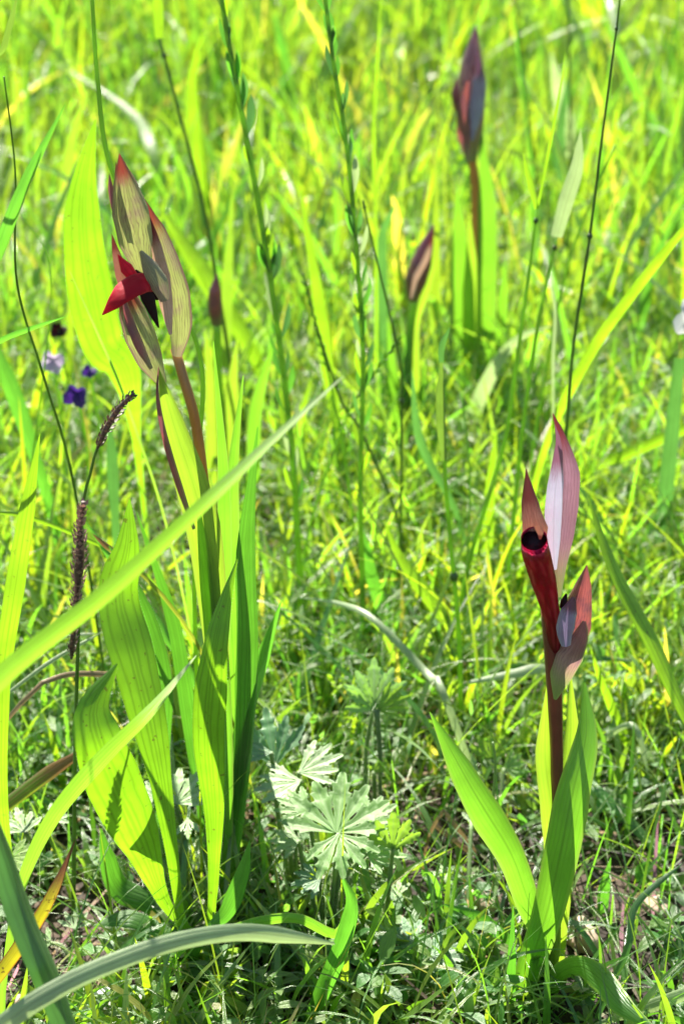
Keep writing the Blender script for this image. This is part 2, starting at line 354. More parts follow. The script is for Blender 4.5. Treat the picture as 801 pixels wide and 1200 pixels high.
def gnd(x, y):
    return (noise.noise(Vector((x * 3, y * 3, 0))) * 0.012 + noise.noise(Vector((x * 14, y * 14, 4))) * 0.006
            + noise.noise(Vector((x * 50, y * 50, 9))) * 0.0025) * (1 if y < 6 else 0.6) - 0.006

def down(pts, wid, thin=0.55):
    """carry a stalk or blade from its lowest drawn point down to the soil"""
    r = pts[0]; g = gnd(r.x, r.y); h = r.z - g
    if h < 0.006: return pts, wid
    T = (pts[1] - pts[0]).normalized(); c = r - T * min(h * .45, .05)
    e = Vector((r.x - T.x * h * .4, r.y + h * .25, 0)); e.z = gnd(e.x, e.y) - .002
    c.z = max(c.z, g + h * .3) if T.z > 0 else r.z - h * .25
    m = 10; ex = [(e * (1 - t) ** 2 + c * 2 * t * (1 - t) + r * t * t) for t in [i / m for i in range(m)]]
    return ex + pts, [max(wid[0], 1.5) * (thin + (1 - thin) * i / m) for i in range(m)] + list(wid)

# ------------------------------------------------------------------ ground
def axis(lo, hi, step, far):
    a = np.arange(lo, hi + step / 2, step); out = [hi + (far - hi) * (k / 14) ** 2.4 for k in range(1, 15)]
    return a, np.array(out)
xs, xo = axis(-1.3, 1.3, 0.016, 90); ys, yo = axis(0.0, 3.6, 0.018, 180)
xs = np.concatenate([-xo[::-1], xs, xo]); ys = np.concatenate([-(yo[::-1] - 3.6) - 0.02, ys, yo])
GV = [(x, y, gnd(x, y) if (abs(x) < 3 and -2 < y < 6) else -0.006) for y in ys for x in xs]
nx = len(xs); GF = [(j * nx + i, j * nx + i + 1, (j + 1) * nx + i + 1, (j + 1) * nx + i) for j in range(len(ys) - 1) for i in range(nx - 1)]
tag(mesh_obj('ground', GV, GF, M['soil']), kind='structure')

# ------------------------------------------------------------------ stuff: grass, herbs, litter (vectorised)
gx = np.linspace(-3, 3, 241); gyy = np.linspace(-1, 6, 281)
HG = np.array([[gnd(x, y) for x in gx] for y in gyy])
def hgt(x, y):
    i = np.clip(((x + 3) / 6 * 240).astype(int), 0, 240); j = np.clip(((y + 1) / 7 * 280).astype(int), 0, 280); return HG[j, i]
PAL = np.array([[0.9, 0.92, 1], [1.2, 1.05, 0.6], [0.75, 1.0, 0.9], [1.1, 1.05, 0.9], [0.55, 0.85, 0.9], [0.9, 1.1, 1.6], [2.2, 1.2, 2.6]])
def field(name, x, y, L, W, lean, bend, mat, seg=6, label=None, cat=None, pal=(.25, .22, .18, .14, .12, .05, .04), z0=None, across=2, tone=None, wp='g'):
    N = len(x); az = rng.uniform(0, 2 * np.pi, N); t = np.linspace(0, 1, seg + 1)
    ang = lean[:, None] + bend[:, None] * t[None, :] ** 1.4            # angle from vertical along the blade
    ds = (L / seg)[:, None]
    hx = np.concatenate([np.zeros((N, 1)), np.cumsum(np.sin(ang[:, :-1]) * ds, 1)], 1)
    hz = np.concatenate([np.zeros((N, 1)), np.cumsum(np.cos(ang[:, :-1]) * ds, 1)], 1)
    zz = hgt(x, y) if z0 is None else z0
    cx = x[:, None] + hx * np.cos(az)[:, None]; cy = y[:, None] + hx * np.sin(az)[:, None]; cz = zz[:, None] + hz
    cz = np.maximum(cz, hgt(cx.ravel(), cy.ravel()).reshape(cz.shape) + 0.001)
    pw = (0.7 + 0.3 * np.minimum(1, t * 4)) * np.where(t < 0.4, 1, 1 - ((t - 0.4) / 0.6) ** 1.6) if wp == 'g' else np.sin(np.pi * np.clip(t * 0.97 + 0.015, 0, 1)) ** 0.8
    tw = az + np.pi / 2 + rng.normal(0, 0.5, N); tws = rng.normal(0, 0.9, N)
    a = tw[:, None] + tws[:, None] * t[None, :]
    hw = (W / 2)[:, None] * pw[None, :]
    sx, sy = np.cos(a) * hw, np.sin(a) * hw
    cols = across + 1; V = np.zeros((N, seg + 1, cols, 3)); UV = np.zeros((N, seg + 1, cols, 2))
    for c in range(cols):
        u = c / across; k = (u - 0.5) * 2
        V[:, :, c, 0] = cx + sx * k; V[:, :, c, 1] = cy + sy * k; V[:, :, c, 2] = cz + (abs(k) * hw * 0.35)
        UV[:, :, c, 0] = u; UV[:, :, c, 1] = t[None, :]
    idx = np.arange(N * (seg + 1) * cols).reshape(N, seg + 1, cols)
    Q = np.stack([idx[:, :-1, :-1], idx[:, :-1, 1:], idx[:, 1:, 1:], idx[:, 1:, :-1]], -1).reshape(-1, 4)
    ch = rng.choice(len(PAL), N, p=pal); tint = PAL[ch] * rng.uniform(0.8, 1.2, (N, 1))
    tint = tint * (1 + np.outer(np.clip(patch(x, y, 5, 3), -.5, .5), (.75, .35, .3)))
    if tone is not None: tint = tint * tone
    tint = np.repeat(tint, (seg + 1) * cols, 0)
    o = big_mesh(name, V.reshape(-1, 3), Q, M[mat], UV.reshape(-1, 2), tint)
    return tag(o, label, cat, kind='stuff')
def clumps(N, x0, x1, y0, y1, per=7, spread=0.012, dens=None):
    n = N // per; cx = rng.uniform(x0, x1, n * 3); cy = rng.uniform(y0, y1, n * 3)
    if dens is not None: k = rng.uniform(0, 1, n * 3) < dens(cx, cy); cx, cy = cx[k], cy[k]
    cx, cy = cx[:n], cy[:n]
    x = np.repeat(cx, per) + rng.normal(0, spread, len(cx) * per); y = np.repeat(cy, per) + rng.normal(0, spread, len(cy) * per)
    return x, y
def patch(x, y, f=9, s=0.0):
    f = float(f)
    return np.array([noise.noise(Vector((a * f + s, b * f, s))) for a, b in zip(x, y)])
U = lambda a, b, n: rng.uniform(a, b, n)

# far tall meadow grass
x, y = clumps(42000, -1.6, 1.6, 1.12, 3.7, 8, 0.016); n = len(x)
field('tall_grass', x, y, U(0.09, 0.24, n) * np.clip(0.75 + 0.5 * patch(x, y, 3, 5), .4, 1.3), U(0.0016, 0.0042, n), np.abs(rng.normal(0.12, 0.14, n)), np.abs(rng.normal(0.6, 0.6, n)), 'grass', 6,
      'thick stand of tall sunlit meadow grass across the far half of the field', 'grass')
x, y = clumps(9000, -3, 3, 3.7, 5.9, 8, 0.03); n = len(x)
field('distant_grass', x, y, U(0.12, 0.28, n), U(0.006, 0.012, n), np.abs(rng.normal(0.15, 0.14, n)), np.abs(rng.normal(0.6, 0.5, n)), 'grass', 4,
      'distant meadow grass beyond the farthest visible tufts', 'grass', across=1)
x, y = clumps(1500, -1.0, 1.0, 0.98, 2.4, 2, 0.02); n = len(x)
field('broad_grass', x, y, U(0.08, 0.20, n), U(0.005, 0.010, n), np.abs(rng.normal(0.4, 0.35, n)), np.abs(rng.normal(0.6, 0.5, n)), 'grass', 8,
      'scattered broad grass leaves leaning every way through the far meadow', 'grass', pal=(.3, .34, .1, .12, .06, .03, .05))
# middle belt
dn = lambda a, b: np.clip(0.7 + 1.2 * patch(a, b, 7, 2), 0.05, 1)
x, y = clumps(36000, -0.85, 0.85, 0.68, 1.2, 7, 0.012, dn); n = len(x)
field('meadow_grass', x, y, U(0.03, 0.105, n) * np.clip((y - 0.45) / 0.45, .45, 1), U(0.0010, 0.0032, n), np.abs(rng.normal(0.35, 0.4, n)), np.abs(rng.normal(0.8, 0.7, n)), 'grass', 6,
      'short bright tangled grass filling the middle of the meadow', 'grass', tone=1.15)
# foreground belt, sparse, soil shows
def dn2(a, b):
    d = np.clip(0.32 + 1.3 * patch(a, b, 8, 7), 0.03, 1)
    bare = np.exp(-(((a - 0.13) / 0.12) ** 2 + ((b - 0.6) / 0.09) ** 2)); return d * (1 - 0.55 * bare)
x, y = clumps(8000, -0.6, 0.6, 0.36, 0.80, 5, 0.009, dn2); n = len(x)
field('foreground_grass', x, y, U(0.018, 0.07, n), U(0.0010, 0.0034, n), np.abs(rng.normal(0.5, 0.4, n)), np.abs(rng.normal(0.9, 0.7, n)), 'grass', 7,
      'sparse short grass growing from the brown soil at the bottom', 'grass', pal=(.28, .14, .26, .10, .14, .05, .03), tone=0.9)  # tone darkens the blade colour to deepen the shade down here
x, y = clumps(2600, -0.8, 0.8, 0.66, 1.2, 2, 0.02); n = len(x)
field('long_grass', x, y, U(0.06, 0.15, n), U(0.0015, 0.0036, n), np.abs(rng.normal(0.6, 0.35, n)), np.abs(rng.normal(0.6, 0.5, n)), 'grass', 8,
      'longer yellow green grass leaves leaning over the short turf', 'grass', pal=(.2, .42, .08, .18, .05, .03, .04))
# fine thread grass
x, y = clumps(8000, -0.7, 0.7, 0.45, 1.25, 5, 0.012); n = len(x)
field('thread_grass', x, y, U(0.03, 0.10, n), U(0.0005, 0.0011, n), np.abs(rng.normal(0.6, 0.4, n)), np.abs(rng.normal(0.8, 0.8, n)), 'grass', 8,
      'very fine thread like grass mixed through the short turf', 'grass', across=1)
# low herbs: small leaflets along short sprigs
def herbs(name, N, x0, x1, y0, y1, hh, per, lw, ll, label, dens=None, pal=(.3, .14, .24, .10, .12, .07, .03)):
    x, y = clumps(N, x0, x1, y0, y1, 1, 0.0, dens); n = len(x)
    H = U(*hh, n); az = U(0, 6.28, n); ln = U(0.1, 0.8, n)
    t = U(0.15, 1, n * per); X = np.repeat(x, per) + t * np.repeat(np.sin(ln) * np.cos(az) * H, per) + rng.normal(0, 0.003, n * per)
    Y = np.repeat(y, per) + t * np.repeat(np.sin(ln) * np.sin(az) * H, per) + rng.normal(0, 0.003, n * per)
    Z = np.repeat(hgt(x, y) + 0.001, per) + t * np.repeat(np.cos(ln) * H, per)
    m = len(X)
    return field(name, X, Y, U(*ll, m), U(*lw, m), np.abs(rng.normal(1.0, 0.35, m)), rng.normal(0.5, 0.5, m), 'herb', 4, label, 'ground cover', pal, Z, 2, wp='l')
herbs('low_herbs', 2000, -0.9, 0.9, 0.68, 1.35, (0.015, 0.07), 8, (0.0016, 0.0036), (0.006, 0.014), 'small leaved low herbs carpeting the middle of the meadow')
herbs('ground_cover', 2000, -0.6, 0.6, 0.40, 0.78, (0.006, 0.03), 8, (0.0028, 0.0065), (0.006, 0.015), 'small leafy ground cover on the shaded soil in front',
      dn2)
# litter
x, y = clumps(5500, -0.7, 0.7, 0.38, 1.0, 1, 0.0); n = len(x)
field('dry_litter', x, y, U(0.01, 0.06, n), U(0.0006, 0.0022, n), U(1.2, 1.6, n), rng.normal(0.1, 0.3, n), 'litter', 6,
      'dry straw and dead stalk litter scattered on the brown soil', 'litter', pal=(.4, .2, .1, .2, 0, .05, .05), z0=hgt(x, y) + U(0.0005, 0.010, n), across=2,
      tone=np.repeat((0.08 + 1.3 * U(0, 1, n) ** 2.6)[:, None], 3, 1))
# crumbs of soil
def crumbs():
    n = 5000; V = []; F = []
    base = np.array([(1, 0, 0), (-1, 0, 0), (0, 1, 0), (0, -1, 0), (0, 0, 1), (0, 0, -1)], float)
    tri = [(0, 2, 4), (2, 1, 4), (1, 3, 4), (3, 0, 4), (2, 0, 5), (1, 2, 5), (3, 1, 5), (0, 3, 5)]
    for k in range(n):
        x, y = rng.uniform(-0.5, 0.5), rng.uniform(0.4, 0.85); r = rng.uniform(0.0008, 0.0032)
        q = base * r * rng.uniform(0.6, 1.3, (6, 1)); q[:, 2] *= 0.7
        a = rng.uniform(0, 6.28); c, s = math.cos(a), math.sin(a); q = q @ np.array([[c, -s, 0], [s, c, 0], [0, 0, 1]])
        q += (x, y, gnd(x, y) + r * 0.3); o = len(V); V += q.tolist(); F += [tuple(i + o for i in t) for t in tri]
    tag(mesh_obj('soil_crumbs', V, F, M['soil'], smooth=False), 'crumbs of dry brown soil lying between the stems', 'soil', kind='stuff')
crumbs()

# ------------------------------------------------------------------ stones
def stone(px, py, rx, ry, rz, mat, label):
    g = G(px, py); V = []; F = []; nu, nv = 18, 11; sd_ = random.random() * 50
    for j in range(nv + 1):
        for i in range(nu):
            a = 2 * math.pi * i / nu; b = math.pi * j / nv
            d = Vector((math.sin(b) * math.cos(a), math.sin(b) * math.sin(a), math.cos(b)))
            k = 1 + 0.35 * noise.noise(d * 1.6 + Vector((sd_, 0, 0))) + 0.12 * noise.noise(d * 5 + Vector((sd_, 3, 0)))
            V.append(g + Vector((d.x * rx * k, d.y * ry * k, d.z * rz * k + rz * 0.35)))
    for j in range(nv):
        for i in range(nu): F.append((j * nu + i, j * nu + (i + 1) % nu, (j + 1) * nu + (i + 1) % nu, (j + 1) * nu + i))
    tag(mesh_obj('stone', V, F, M[mat], None, g), label, 'stone')
stone(681, 1102, 0.006, 0.009, 0.006, 'stone', 'pinkish tan stone standing on the soil right of the right orchid base')
stone(560, 1062, 0.008, 0.006, 0.005, 'stone', 'brown stone between the left leaf of the right orchid and the cranesbill')
stone(135, 1192, 0.012, 0.009, 0.008, 'white_stone', 'pale grey stone at the bottom edge under the arching blade')
stone(40, 1180, 0.008, 0.006, 0.004, 'stone', 'dull brown stone in the bottom left corner behind the dark blade')
stone(770, 1065, 0.006, 0.006, 0.004, 'stone', 'small tan stone at the right edge low in the picture')

# ------------------------------------------------------------------ single blades
def blade(pp, Y, w, mat, label, kind='grass', n=26, name='grass_plant', cat='plant', group=None, **kw):
    pts, wd = down(path(pp, Y, n), ws(kind, w, n)); kw.setdefault('curl', 0.9)
    o = put(name, sheet(pts, wd, **kw), mat, None, pts[0]); return tag(o, label, cat, group)
def rooted(pp, lean=0.0, Yr=None):
    """depths for pixel points whose first one is on the ground"""
    y0 = gy(pp[0][1]) if Yr is None else Yr
    return (y0, y0 + lean)

blade([(-330, 1230), (-180, 985), (0, 797), (120, 700), (230, 600), (320, 515), (402, 441)], (0.40, 0.47), 31, 'lime_long',
      'long lime green blade slanting from the left edge up across the left orchid', kind=(0.7, 0.9, 1.15, 1.0, 0.85, 0.6, 0.05), roll=0.62, curl=0.7, keel=0.1, n=40)
blade([(8, 1130), (25, 1040), (62, 960), (120, 890), (175, 835), (230, 768)], (0.50, 0.50), 24, 'lime_long',
      'second lime blade rising from the lower left and ending beside the plantain', kind=(0.4, 0.6, 0.85, 1.0, 0.75, 0.04), roll=0.6, curl=0.6, keel=0.1)
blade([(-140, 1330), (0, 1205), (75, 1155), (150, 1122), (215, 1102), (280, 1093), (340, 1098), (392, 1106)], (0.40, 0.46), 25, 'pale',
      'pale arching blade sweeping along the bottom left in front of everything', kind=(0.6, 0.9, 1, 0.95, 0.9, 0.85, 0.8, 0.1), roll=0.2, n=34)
blade([(-40, 1190), (0, 1142), (45, 1078), (70, 1030), (88, 985)], (0.47, 0.49), 18, 'autumn',
      'yellow and brown dying blade in the bottom left corner', kind=(0.7, 0.9, 1, 0.7, 0.05), roll=0.3)
blade([(85, 1225), (58, 1150), (30, 1085), (8, 1020), (-20, 930)], (0.42, 0.44), 36, 'blue_green',
      'broad dark blue green blade crossing the bottom left corner', kind=(0.8, 1, 1, 0.9, 0.4), roll=0.5, curl=0.9, keel=0.15)
blade([(2, 860), (5, 780), (18, 690), (32, 600), (47, 508)], (0.56, 0.57), 24, 'lime',
      'upright glowing yellow green blade at the left edge below the violet flowers', kind=(0.7, 0.85, 1, 0.8, 0.03), roll=0.2)
blade([(-60, 420), (-25, 340), (0, 292), (30, 215), (55, 165), (78, 120)], (0.57, 0.57), 19, 'green',
      'dark green blade pointing up at the left edge near the top', kind=(0.8, 1, 1, 0.95, 0.6, 0.03), roll=0.6, keel=0.3)
blade([(-30, 60), (0, 62), (12, 30), (24, -20)], (0.6, 0.6), 8, 'stalk_dark', 'short dark blade tip in the top left corner', roll=0.4)
blade([(-30, 425), (0, 400), (40, 384), (80, 370)], (0.60, 0.60), 7, 'green', 'thin pale blade poking in from the left edge above the violet flowers', roll=0.4)
blade([(172, 540), (140, 450), (112, 385), (82, 318)], (0.7, 0.7), 3, 'stalk', 'hair thin bent stalk across the tall plantain leaf', kind=(1, 1, 1, .3))
blade([(0, 950), (60, 905), (120, 868)], (0.58, 0.62), 18, 'streaked', 'brown streaked blade lying low at the left edge', kind=(0.9, 1, 0.1), roll=0.3)
blade([(50, 800), (85, 790), (140, 792), (160, 802)], (0.60, 0.62), 7, 'straw', 'dry tan blade curled over the grass at lower left', kind='arc')
blade([(10, 812), (60, 775), (118, 742)], (0.60, 0.62), 5, 'pale', 'thin whitish blade crossing below the sedge spike', kind='arc')
blade([(30, 770), (70, 748), (120, 742)], (0.66, 0.66), 4, 'pale', 'second thin whitish blade just below the sedge spike', kind='arc')
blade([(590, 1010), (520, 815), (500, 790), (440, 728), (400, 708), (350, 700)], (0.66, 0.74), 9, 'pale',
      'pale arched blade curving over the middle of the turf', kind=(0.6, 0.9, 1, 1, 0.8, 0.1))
blade([(540, 560), (552, 495), (580, 430), (610, 395), (645, 382)], (0.98, 0.93), 18, 'pale',
      'whitish arched blade in front of the rear orchid leaves', kind=(0.6, 1, 1, 0.7, 0.1), roll=0.3)
blade([(447, 470), (446, 400), (447, 330), (448, 275), (462, 242)], (1.05, 1.02), 17, 'blue_green',
      'grey green blade with a hooked tip left of the small dark bud', kind=(0.6, 0.9, 1, 0.8, 0.2), roll=0.3)
blade([(490, 240), (440, 205), (400, 175), (360, 150), (318, 147)], (1.45, 1.45), 9, 'pale', 'dry pale blade arched across the second leafy stem', kind='arc')
blade([(648, 500), (665, 462), (700, 400), (740, 345), (775, 300), (812, 255)], (0.80, 0.76), 13, 'lime',
      'straight yellow green blade slanting to the right edge', kind=(0.7, 1, 1, 1, 0.9, 0.5), roll=0.2)
blade([(830, 890), (792, 815), (760, 745), (730, 690), (708, 640), (690, 585)], (0.62, 0.66), 19, 'lime',
      'long lime blade leaning right of the right orchid', kind=(0.7, 0.8, 1, 0.95, 0.7, 0.1), roll=0.4)
blade([(760, 905), (735, 870), (705, 800), (690, 755)], (0.70, 0.68), 12, 'lime', 'short lime blade behind the leaves of the right orchid', roll=0.3)
blade([(640, 620), (690, 552), (740, 530), (801, 503), (840, 490)], (0.92, 0.85), 14, 'lime', 'broad blurred blade running to the right edge above the right orchid', kind=(0.3, 0.9, 1, 1, 0.8), roll=0.2)
blade([(777, 640), (780, 580), (788, 500), (796, 420)], (0.86, 0.84), 19, 'blue_green', 'thick blue green stalk leaf upright at the right edge', kind=(1, 1, 0.9, 0.7), roll=0.2, curl=1.6)
blade([(525, 580), (500, 535), (488, 498), (482, 430)], (0.84, 0.82), 11, 'blue_green', 'grey green narrow blade beside the dark sheathed stalk', roll=0.3)
blade([(648, 470), (648, 420), (650, 360), (640, 300)], (0.80, 0.80), 5, 'pale', 'thin twisted pale blade above the right orchid', roll=0.6)
blade([(560, 770), (480, 670), (462, 640), (450, 610)], (0.77, 0.77), 20, 'lime', 'wide lime blade lying in the turf at centre', kind=(0.5, 1, 0.7, 0.05), roll=0.2)
blade([(470, 760), (440, 690), (428, 640), (418, 600)], (0.80, 0.8), 17, 'green', 'deep green blade standing in the turf at centre', kind=(0.8, 1, 0.8, 0.05), roll=0.2)
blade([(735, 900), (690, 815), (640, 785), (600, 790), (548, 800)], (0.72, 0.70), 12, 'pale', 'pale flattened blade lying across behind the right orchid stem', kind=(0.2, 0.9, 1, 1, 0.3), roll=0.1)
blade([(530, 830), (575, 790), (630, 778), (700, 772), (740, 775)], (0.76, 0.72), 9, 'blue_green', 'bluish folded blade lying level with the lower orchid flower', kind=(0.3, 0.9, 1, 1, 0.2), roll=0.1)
blade([(250, 1085), (268, 1065), (285, 1020), (293, 984)], (0.55, 0.55), 22, 'green', 'short pointed green blade at the right foot of the plantain', kind=(0.6, 1, 0.7, 0.03), roll=0.1)
blade([(360, 1215), (378, 1165), (400, 1110), (412, 1060), (402, 1030)], (0.53, 0.52), 22, 'green', 'dark green blade rising from the bottom edge at centre', kind=(0.9, 1, 1, 0.9, 0.2), roll=0.3, keel=0.2)
blade([(250, 1095), (310, 1080), (350, 1078), (395, 1095), (410, 1050)], (0.53, 0.53), 17, 'orchid_leaf', 'curled pale leaf tip meeting the dark blade at bottom centre', kind=(0.6, 1, 1, 1, 0.1), roll=0.8)
blade([(275, 890), (290, 830), (305, 780), (330, 703)], (0.62, 0.60), 20, 'green', 'grey green blade right of the lime plantain leaf', kind=(0.8, 1, 0.9, 0.03), roll=0.3, keel=0.2)
blade([(205, 760), (160, 695), (135, 660), (100, 610)], (0.66, 0.66), 14, 'green', 'dark green blade slanting behind the sedge spike', roll=0.3)
blade([(120, 640), (60, 615), (20, 603), (-20, 600)], (0.66, 0.64), 5, 'lime', 'thin yellow blade crossing behind the sedge spike to the left edge', kind='arc')
blade([(145, 655), (125, 640), (108, 625)], (0.62, 0.62), 7, 'streaked', 'short brownish yellow blade tip by the sedge spike', roll=0.2)
blade([(700, 1190), (735, 1110), (745, 1060), (801, 1010)], (0.535, 0.56), 8, 'blue_green', 'thin blue grey blade arching at the lower right edge', kind='arc')
blade([(700, 1200), (760, 1180), (830, 1155)], (0.53, 0.52), 16, 'pale', 'pale blade in the bottom right corner', kind=(0.3, 1, 0.9), roll=0.2)
blade([(705, 1080), (708, 1040), (715, 1005)], (0.60, 0.60), 15, 'green', 'small upright green blade right of the pinkish stone', kind=(0.8, 1, 0.05), roll=0.3)
blade([(780, 1010), (740, 965), (700, 925), (690, 910)], (0.63, 0.66), 13, 'green', 'mid green blade lying right of the orchid leaves', roll=0.4, kind='arc')
blade([(690, 880), (740, 850), (760, 910)], (0.68, 0.66), 7, 'pale', 'pale bent blade right of the orchid leaf tips', kind='arc')
blade([(520, 950), (555, 1000), (500, 960), (480, 945)], (0.62, 0.63), 6, 'straw', 'dry stalk lying by the foot of the right orchid', kind='arc')
blade([(450, 1190), (520, 1130), (560, 1100), (600, 1075)], (0.56, 0.58), 7, 'stalk', 'green stalk lying across the soil at the left foot of the right orchid', kind='arc')
blade([(520, 1060), (560, 1075), (600, 1110)], (0.57, 0.57), 18, 'green', 'flat green blade lying left of the right orchid foot', kind=(0.1, 0.9, 1), roll=0.2)
blade([(340, 600), (356, 560), (352, 500), (365, 440)], (0.95, 0.95), 14, 'lime', 'upright lime blade left of the second leafy stem', roll=0.2)
blade([(400, 520), (385, 440), (375, 360), (350, 210)], (0.96, 0.96), 16, 'lime', 'long yellow blade rising between the two leafy stems', roll=0.3)
blade([(600, 640), (590, 560), (600, 470), (602, 400)], (0.94, 0.94), 14, 'lime', 'upright lime blade below the whitish arched blade', roll=0.2)
blade([(560, 700), (570, 640), (575, 560), (582, 500)], (0.84, 0.84), 14, 'lime', 'tall yellow blade just left of the right orchid hood', roll=0.2)
for i, (pp, Yv, w_, m_, lb) in enumerate([
    ([(440, 260), (438, 150), (443, 60), (447, -20)], (1.0, 1.0), 5, 'lime', 'slim upright yellow blade at top centre'),
    ([(700, 330), (670, 250), (655, 170), (672, 60)], (1.3, 1.3), 16, 'blue_green', 'blurred grey blade behind the forked stalks at upper right'),
    ([(690, 250), (660, 130), (645, 60)], (1.5, 1.4), 22, 'pale', 'blurred whitish blade at upper right behind the thin stalk'),  # whitish colour stands in for overexposed sunlight on the leaf
    ([(801, 230), (760, 190), (720, 140)], (1.5, 1.5), 18, 'lime', 'blurred lime blade at the upper right edge'),
    ([(250, 320), (235, 200), (225, 100), (240, 30)], (1.3, 1.3), 20, 'lime', 'blurred yellow blade between the left orchid and first leafy stem'),
    ([(220, 330), (180, 180), (150, 130), (60, 70)], (1.3, 1.5), 14, 'lime', 'blurred yellow blade bending left above the left orchid'),
    ([(290, 400), (245, 330), (205, 270), (185, 240)], (1.05, 1.05), 24, 'lime', 'wide blurred lime blade right behind the left orchid hood'),
    ([(340, 160), (335, 80), (320, 10)], (1.6, 1.6), 16, 'green', 'blurred green blade at top between the leafy stems'),
    ([(620, 160), (612, 90), (600, 10)], (1.3, 1.3), 7, 'green', 'slim dark blade right of the tall plum bud'),
    ([(40, 530), (20, 470), (0, 420), (-20, 380)], (0.85, 0.85), 20, 'green', 'blurred deep green blade at the left edge beside the violet flowers'),
    ([(135, 600), (132, 540), (128, 490)], (0.8, 0.8), 14, 'blue_green', 'blurred blue green blade behind the upper sedge spike'),
    ([(480, 560), (478, 470), (474, 390)], (0.98, 0.98), 13, 'green', 'green blade standing under the small dark bud'),
    ([(730, 480), (745, 400), (770, 300), (801, 240)], (1.1, 1.1), 12, 'green', 'blurred green blade near the right edge above centre')]):
    blade(pp, Yv, w_, m_, lb, roll=0.25)

# ------------------------------------------------------------------ thin stalks
def stk(pp, Y, w, mat, label, nodes=(), sheath=None, name='grass_stalk', n=30, kind=(1, 0.9, 0.75, 0.55)):
    pts = path(pp, Y, n); full, wd = down(pts, ws(kind, w * .8, n), 1.0); t = thing(name, full[0], label, 'grass stalk')
    put('stem', tube(full, wd, sides=8), mat, t)
    for f in nodes:
        i = int(f * n); p = pts[i]; T = frames(pts)[i]; wd = w * prof(kind, f) * mpp(p)
        put('node', tube([p - T * wd * 0.8, p - T * wd * 0.4, p, p + T * wd * 0.4, p + T * wd * 0.8], [wd * 1.0, wd * 1.4, wd * 1.6, wd * 1.4, wd], sides=8, wpx=False), 'stalk_dark', t)
    for s in (sheath or []):
        leaf('leaf', s[0], s[1], s[2], s[3], t, kind=s[4] if len(s) > 4 else 'grass', curl=1.2, roll=0.3)
    return t
stk([(230, 560), (235, 420), (180, 300), (130, 196), (115, 100), (107, -20)], (0.62, 0.62), 7, 'stalk', 'yellow green stalk rising out of frame above the left orchid tip', kind=(.9, 1, 1, 1, .8))
stk([(300, 600), (262, 380), (240, 250), (212, 140), (187, 45)], (0.95, 0.95), 7, 'stalk_dark', 'dark stalk with a yellow leaf sheath at top left of centre', (0.97,), [([(187, 45), (186, 10), (183, -25)], 0.95, 13, 'lime')])
stk([(470, 470), (468, 420), (440, 300), (425, 235)], (0.80, 0.80), 4, 'stalk_dark', 'dark thin stalk slanting down from the second leafy stem', (0.02, 0.97))
stk([(560, 620), (590, 520), (604, 430), (618, 330), (629, 245)], (0.78, 0.78), 7, 'stalk', 'forked stalk with a short pointed leaf on its left', (0.98,),
    [([(629, 245), (621, 215), (612, 178)], 0.78, 8, 'lime'), ([(629, 245), (640, 190), (655, 110), (662, 60)], 0.78, 4, 'lime')])
stk([(600, 620), (612, 500), (630, 380), (652, 278)], (0.80, 0.80), 7, 'stalk', 'stalk bearing a whitish green upright leaf at upper right', (0.98,),
    [([(652, 278), (664, 235), (676, 195), (680, 150)], 0.80, 19, 'pale')])
stk([(665, 480), (672, 400), (690, 280), (705, 160), (721, 38), (728, -20)], (0.74, 0.74), 5, 'stalk_dark', 'tall dark thin stalk with nodes at the upper right', (0.44, 0.93))
stk([(660, 470), (665, 330), (668, 200), (667, 90), (664, -20)], (1.15, 1.15), 5, 'stalk_dark', 'blurred dark stalk left of the tall thin noded one')
stk([(630, 220), (612, 90), (603, -20)], (1.3, 1.3), 5, 'stalk_dark', 'blurred stalk between the tall plum bud and forked stalk')
stk([(540, 850), (537, 740), (528, 640), (520, 540), (517, 425)], (0.72, 0.72), 8, 'stalk', 'stalk with a dark swollen sheath left of the right orchid', (0.45,),
    [([(520, 540), (517, 500), (516, 460), (517, 425)], 0.715, 11, 'stalk_dark', (0.6, 1, 1, 0.3)), ([(517, 425), (518, 405), (527, 383)], 0.715, 8, 'blue_green')])
stk([(448, 560), (420, 500), (400, 470), (370, 380), (355, 320)], (0.84, 0.84), 5, 'stalk_dark', 'leaning dark seed stalk left of the second leafy stem', (0.5,))
stk([(70, 500), (48, 430), (20, 330), (18, 200), (5, 90)], (0.66, 0.6), 4, 'stalk_dark', 'thin brownish stalk along the left edge near the top')
stk([(20, 640), (35, 560), (60, 330), (25, 250)], (0.75, 0.75), 3, 'stalk', 'hair thin stalk right of the dark green blade at left')
stk([(60, 130), (30, 80), (42, 50)], (1.6, 1.6), 3, 'stalk_dark', 'fine curved tendril at the top left')
stk([(795, 700), (740, 660), (700, 620), (670, 580)], (0.80, 0.80), 4, 'stalk', 'thin green stalk leaning right of the orchid hood')
stk([(560, 900), (540, 800), (545, 700), (550, 560), (540, 460)], (0.76, 0.80), 5, 'stalk', 'slim green stalk just right of the dark sheathed stalk')
stk([(610, 700), (620, 560), (640, 430), (668, 300), (720, 170)], (0.90, 0.88), 5, 'stalk', 'slim green stalk behind the right orchid running up right')
stk([(330, 1010), (350, 930), (400, 840), (430, 760)], (0.66, 0.68), 3, 'stalk', 'thin stalk crossing behind the cranesbill leaves')
stk([(590, 1110), (575, 1000), (580, 900), (577, 870)], (0.60, 0.60), 6, 'crane_stem', 'hairy upright stem left of the right orchid leaves')
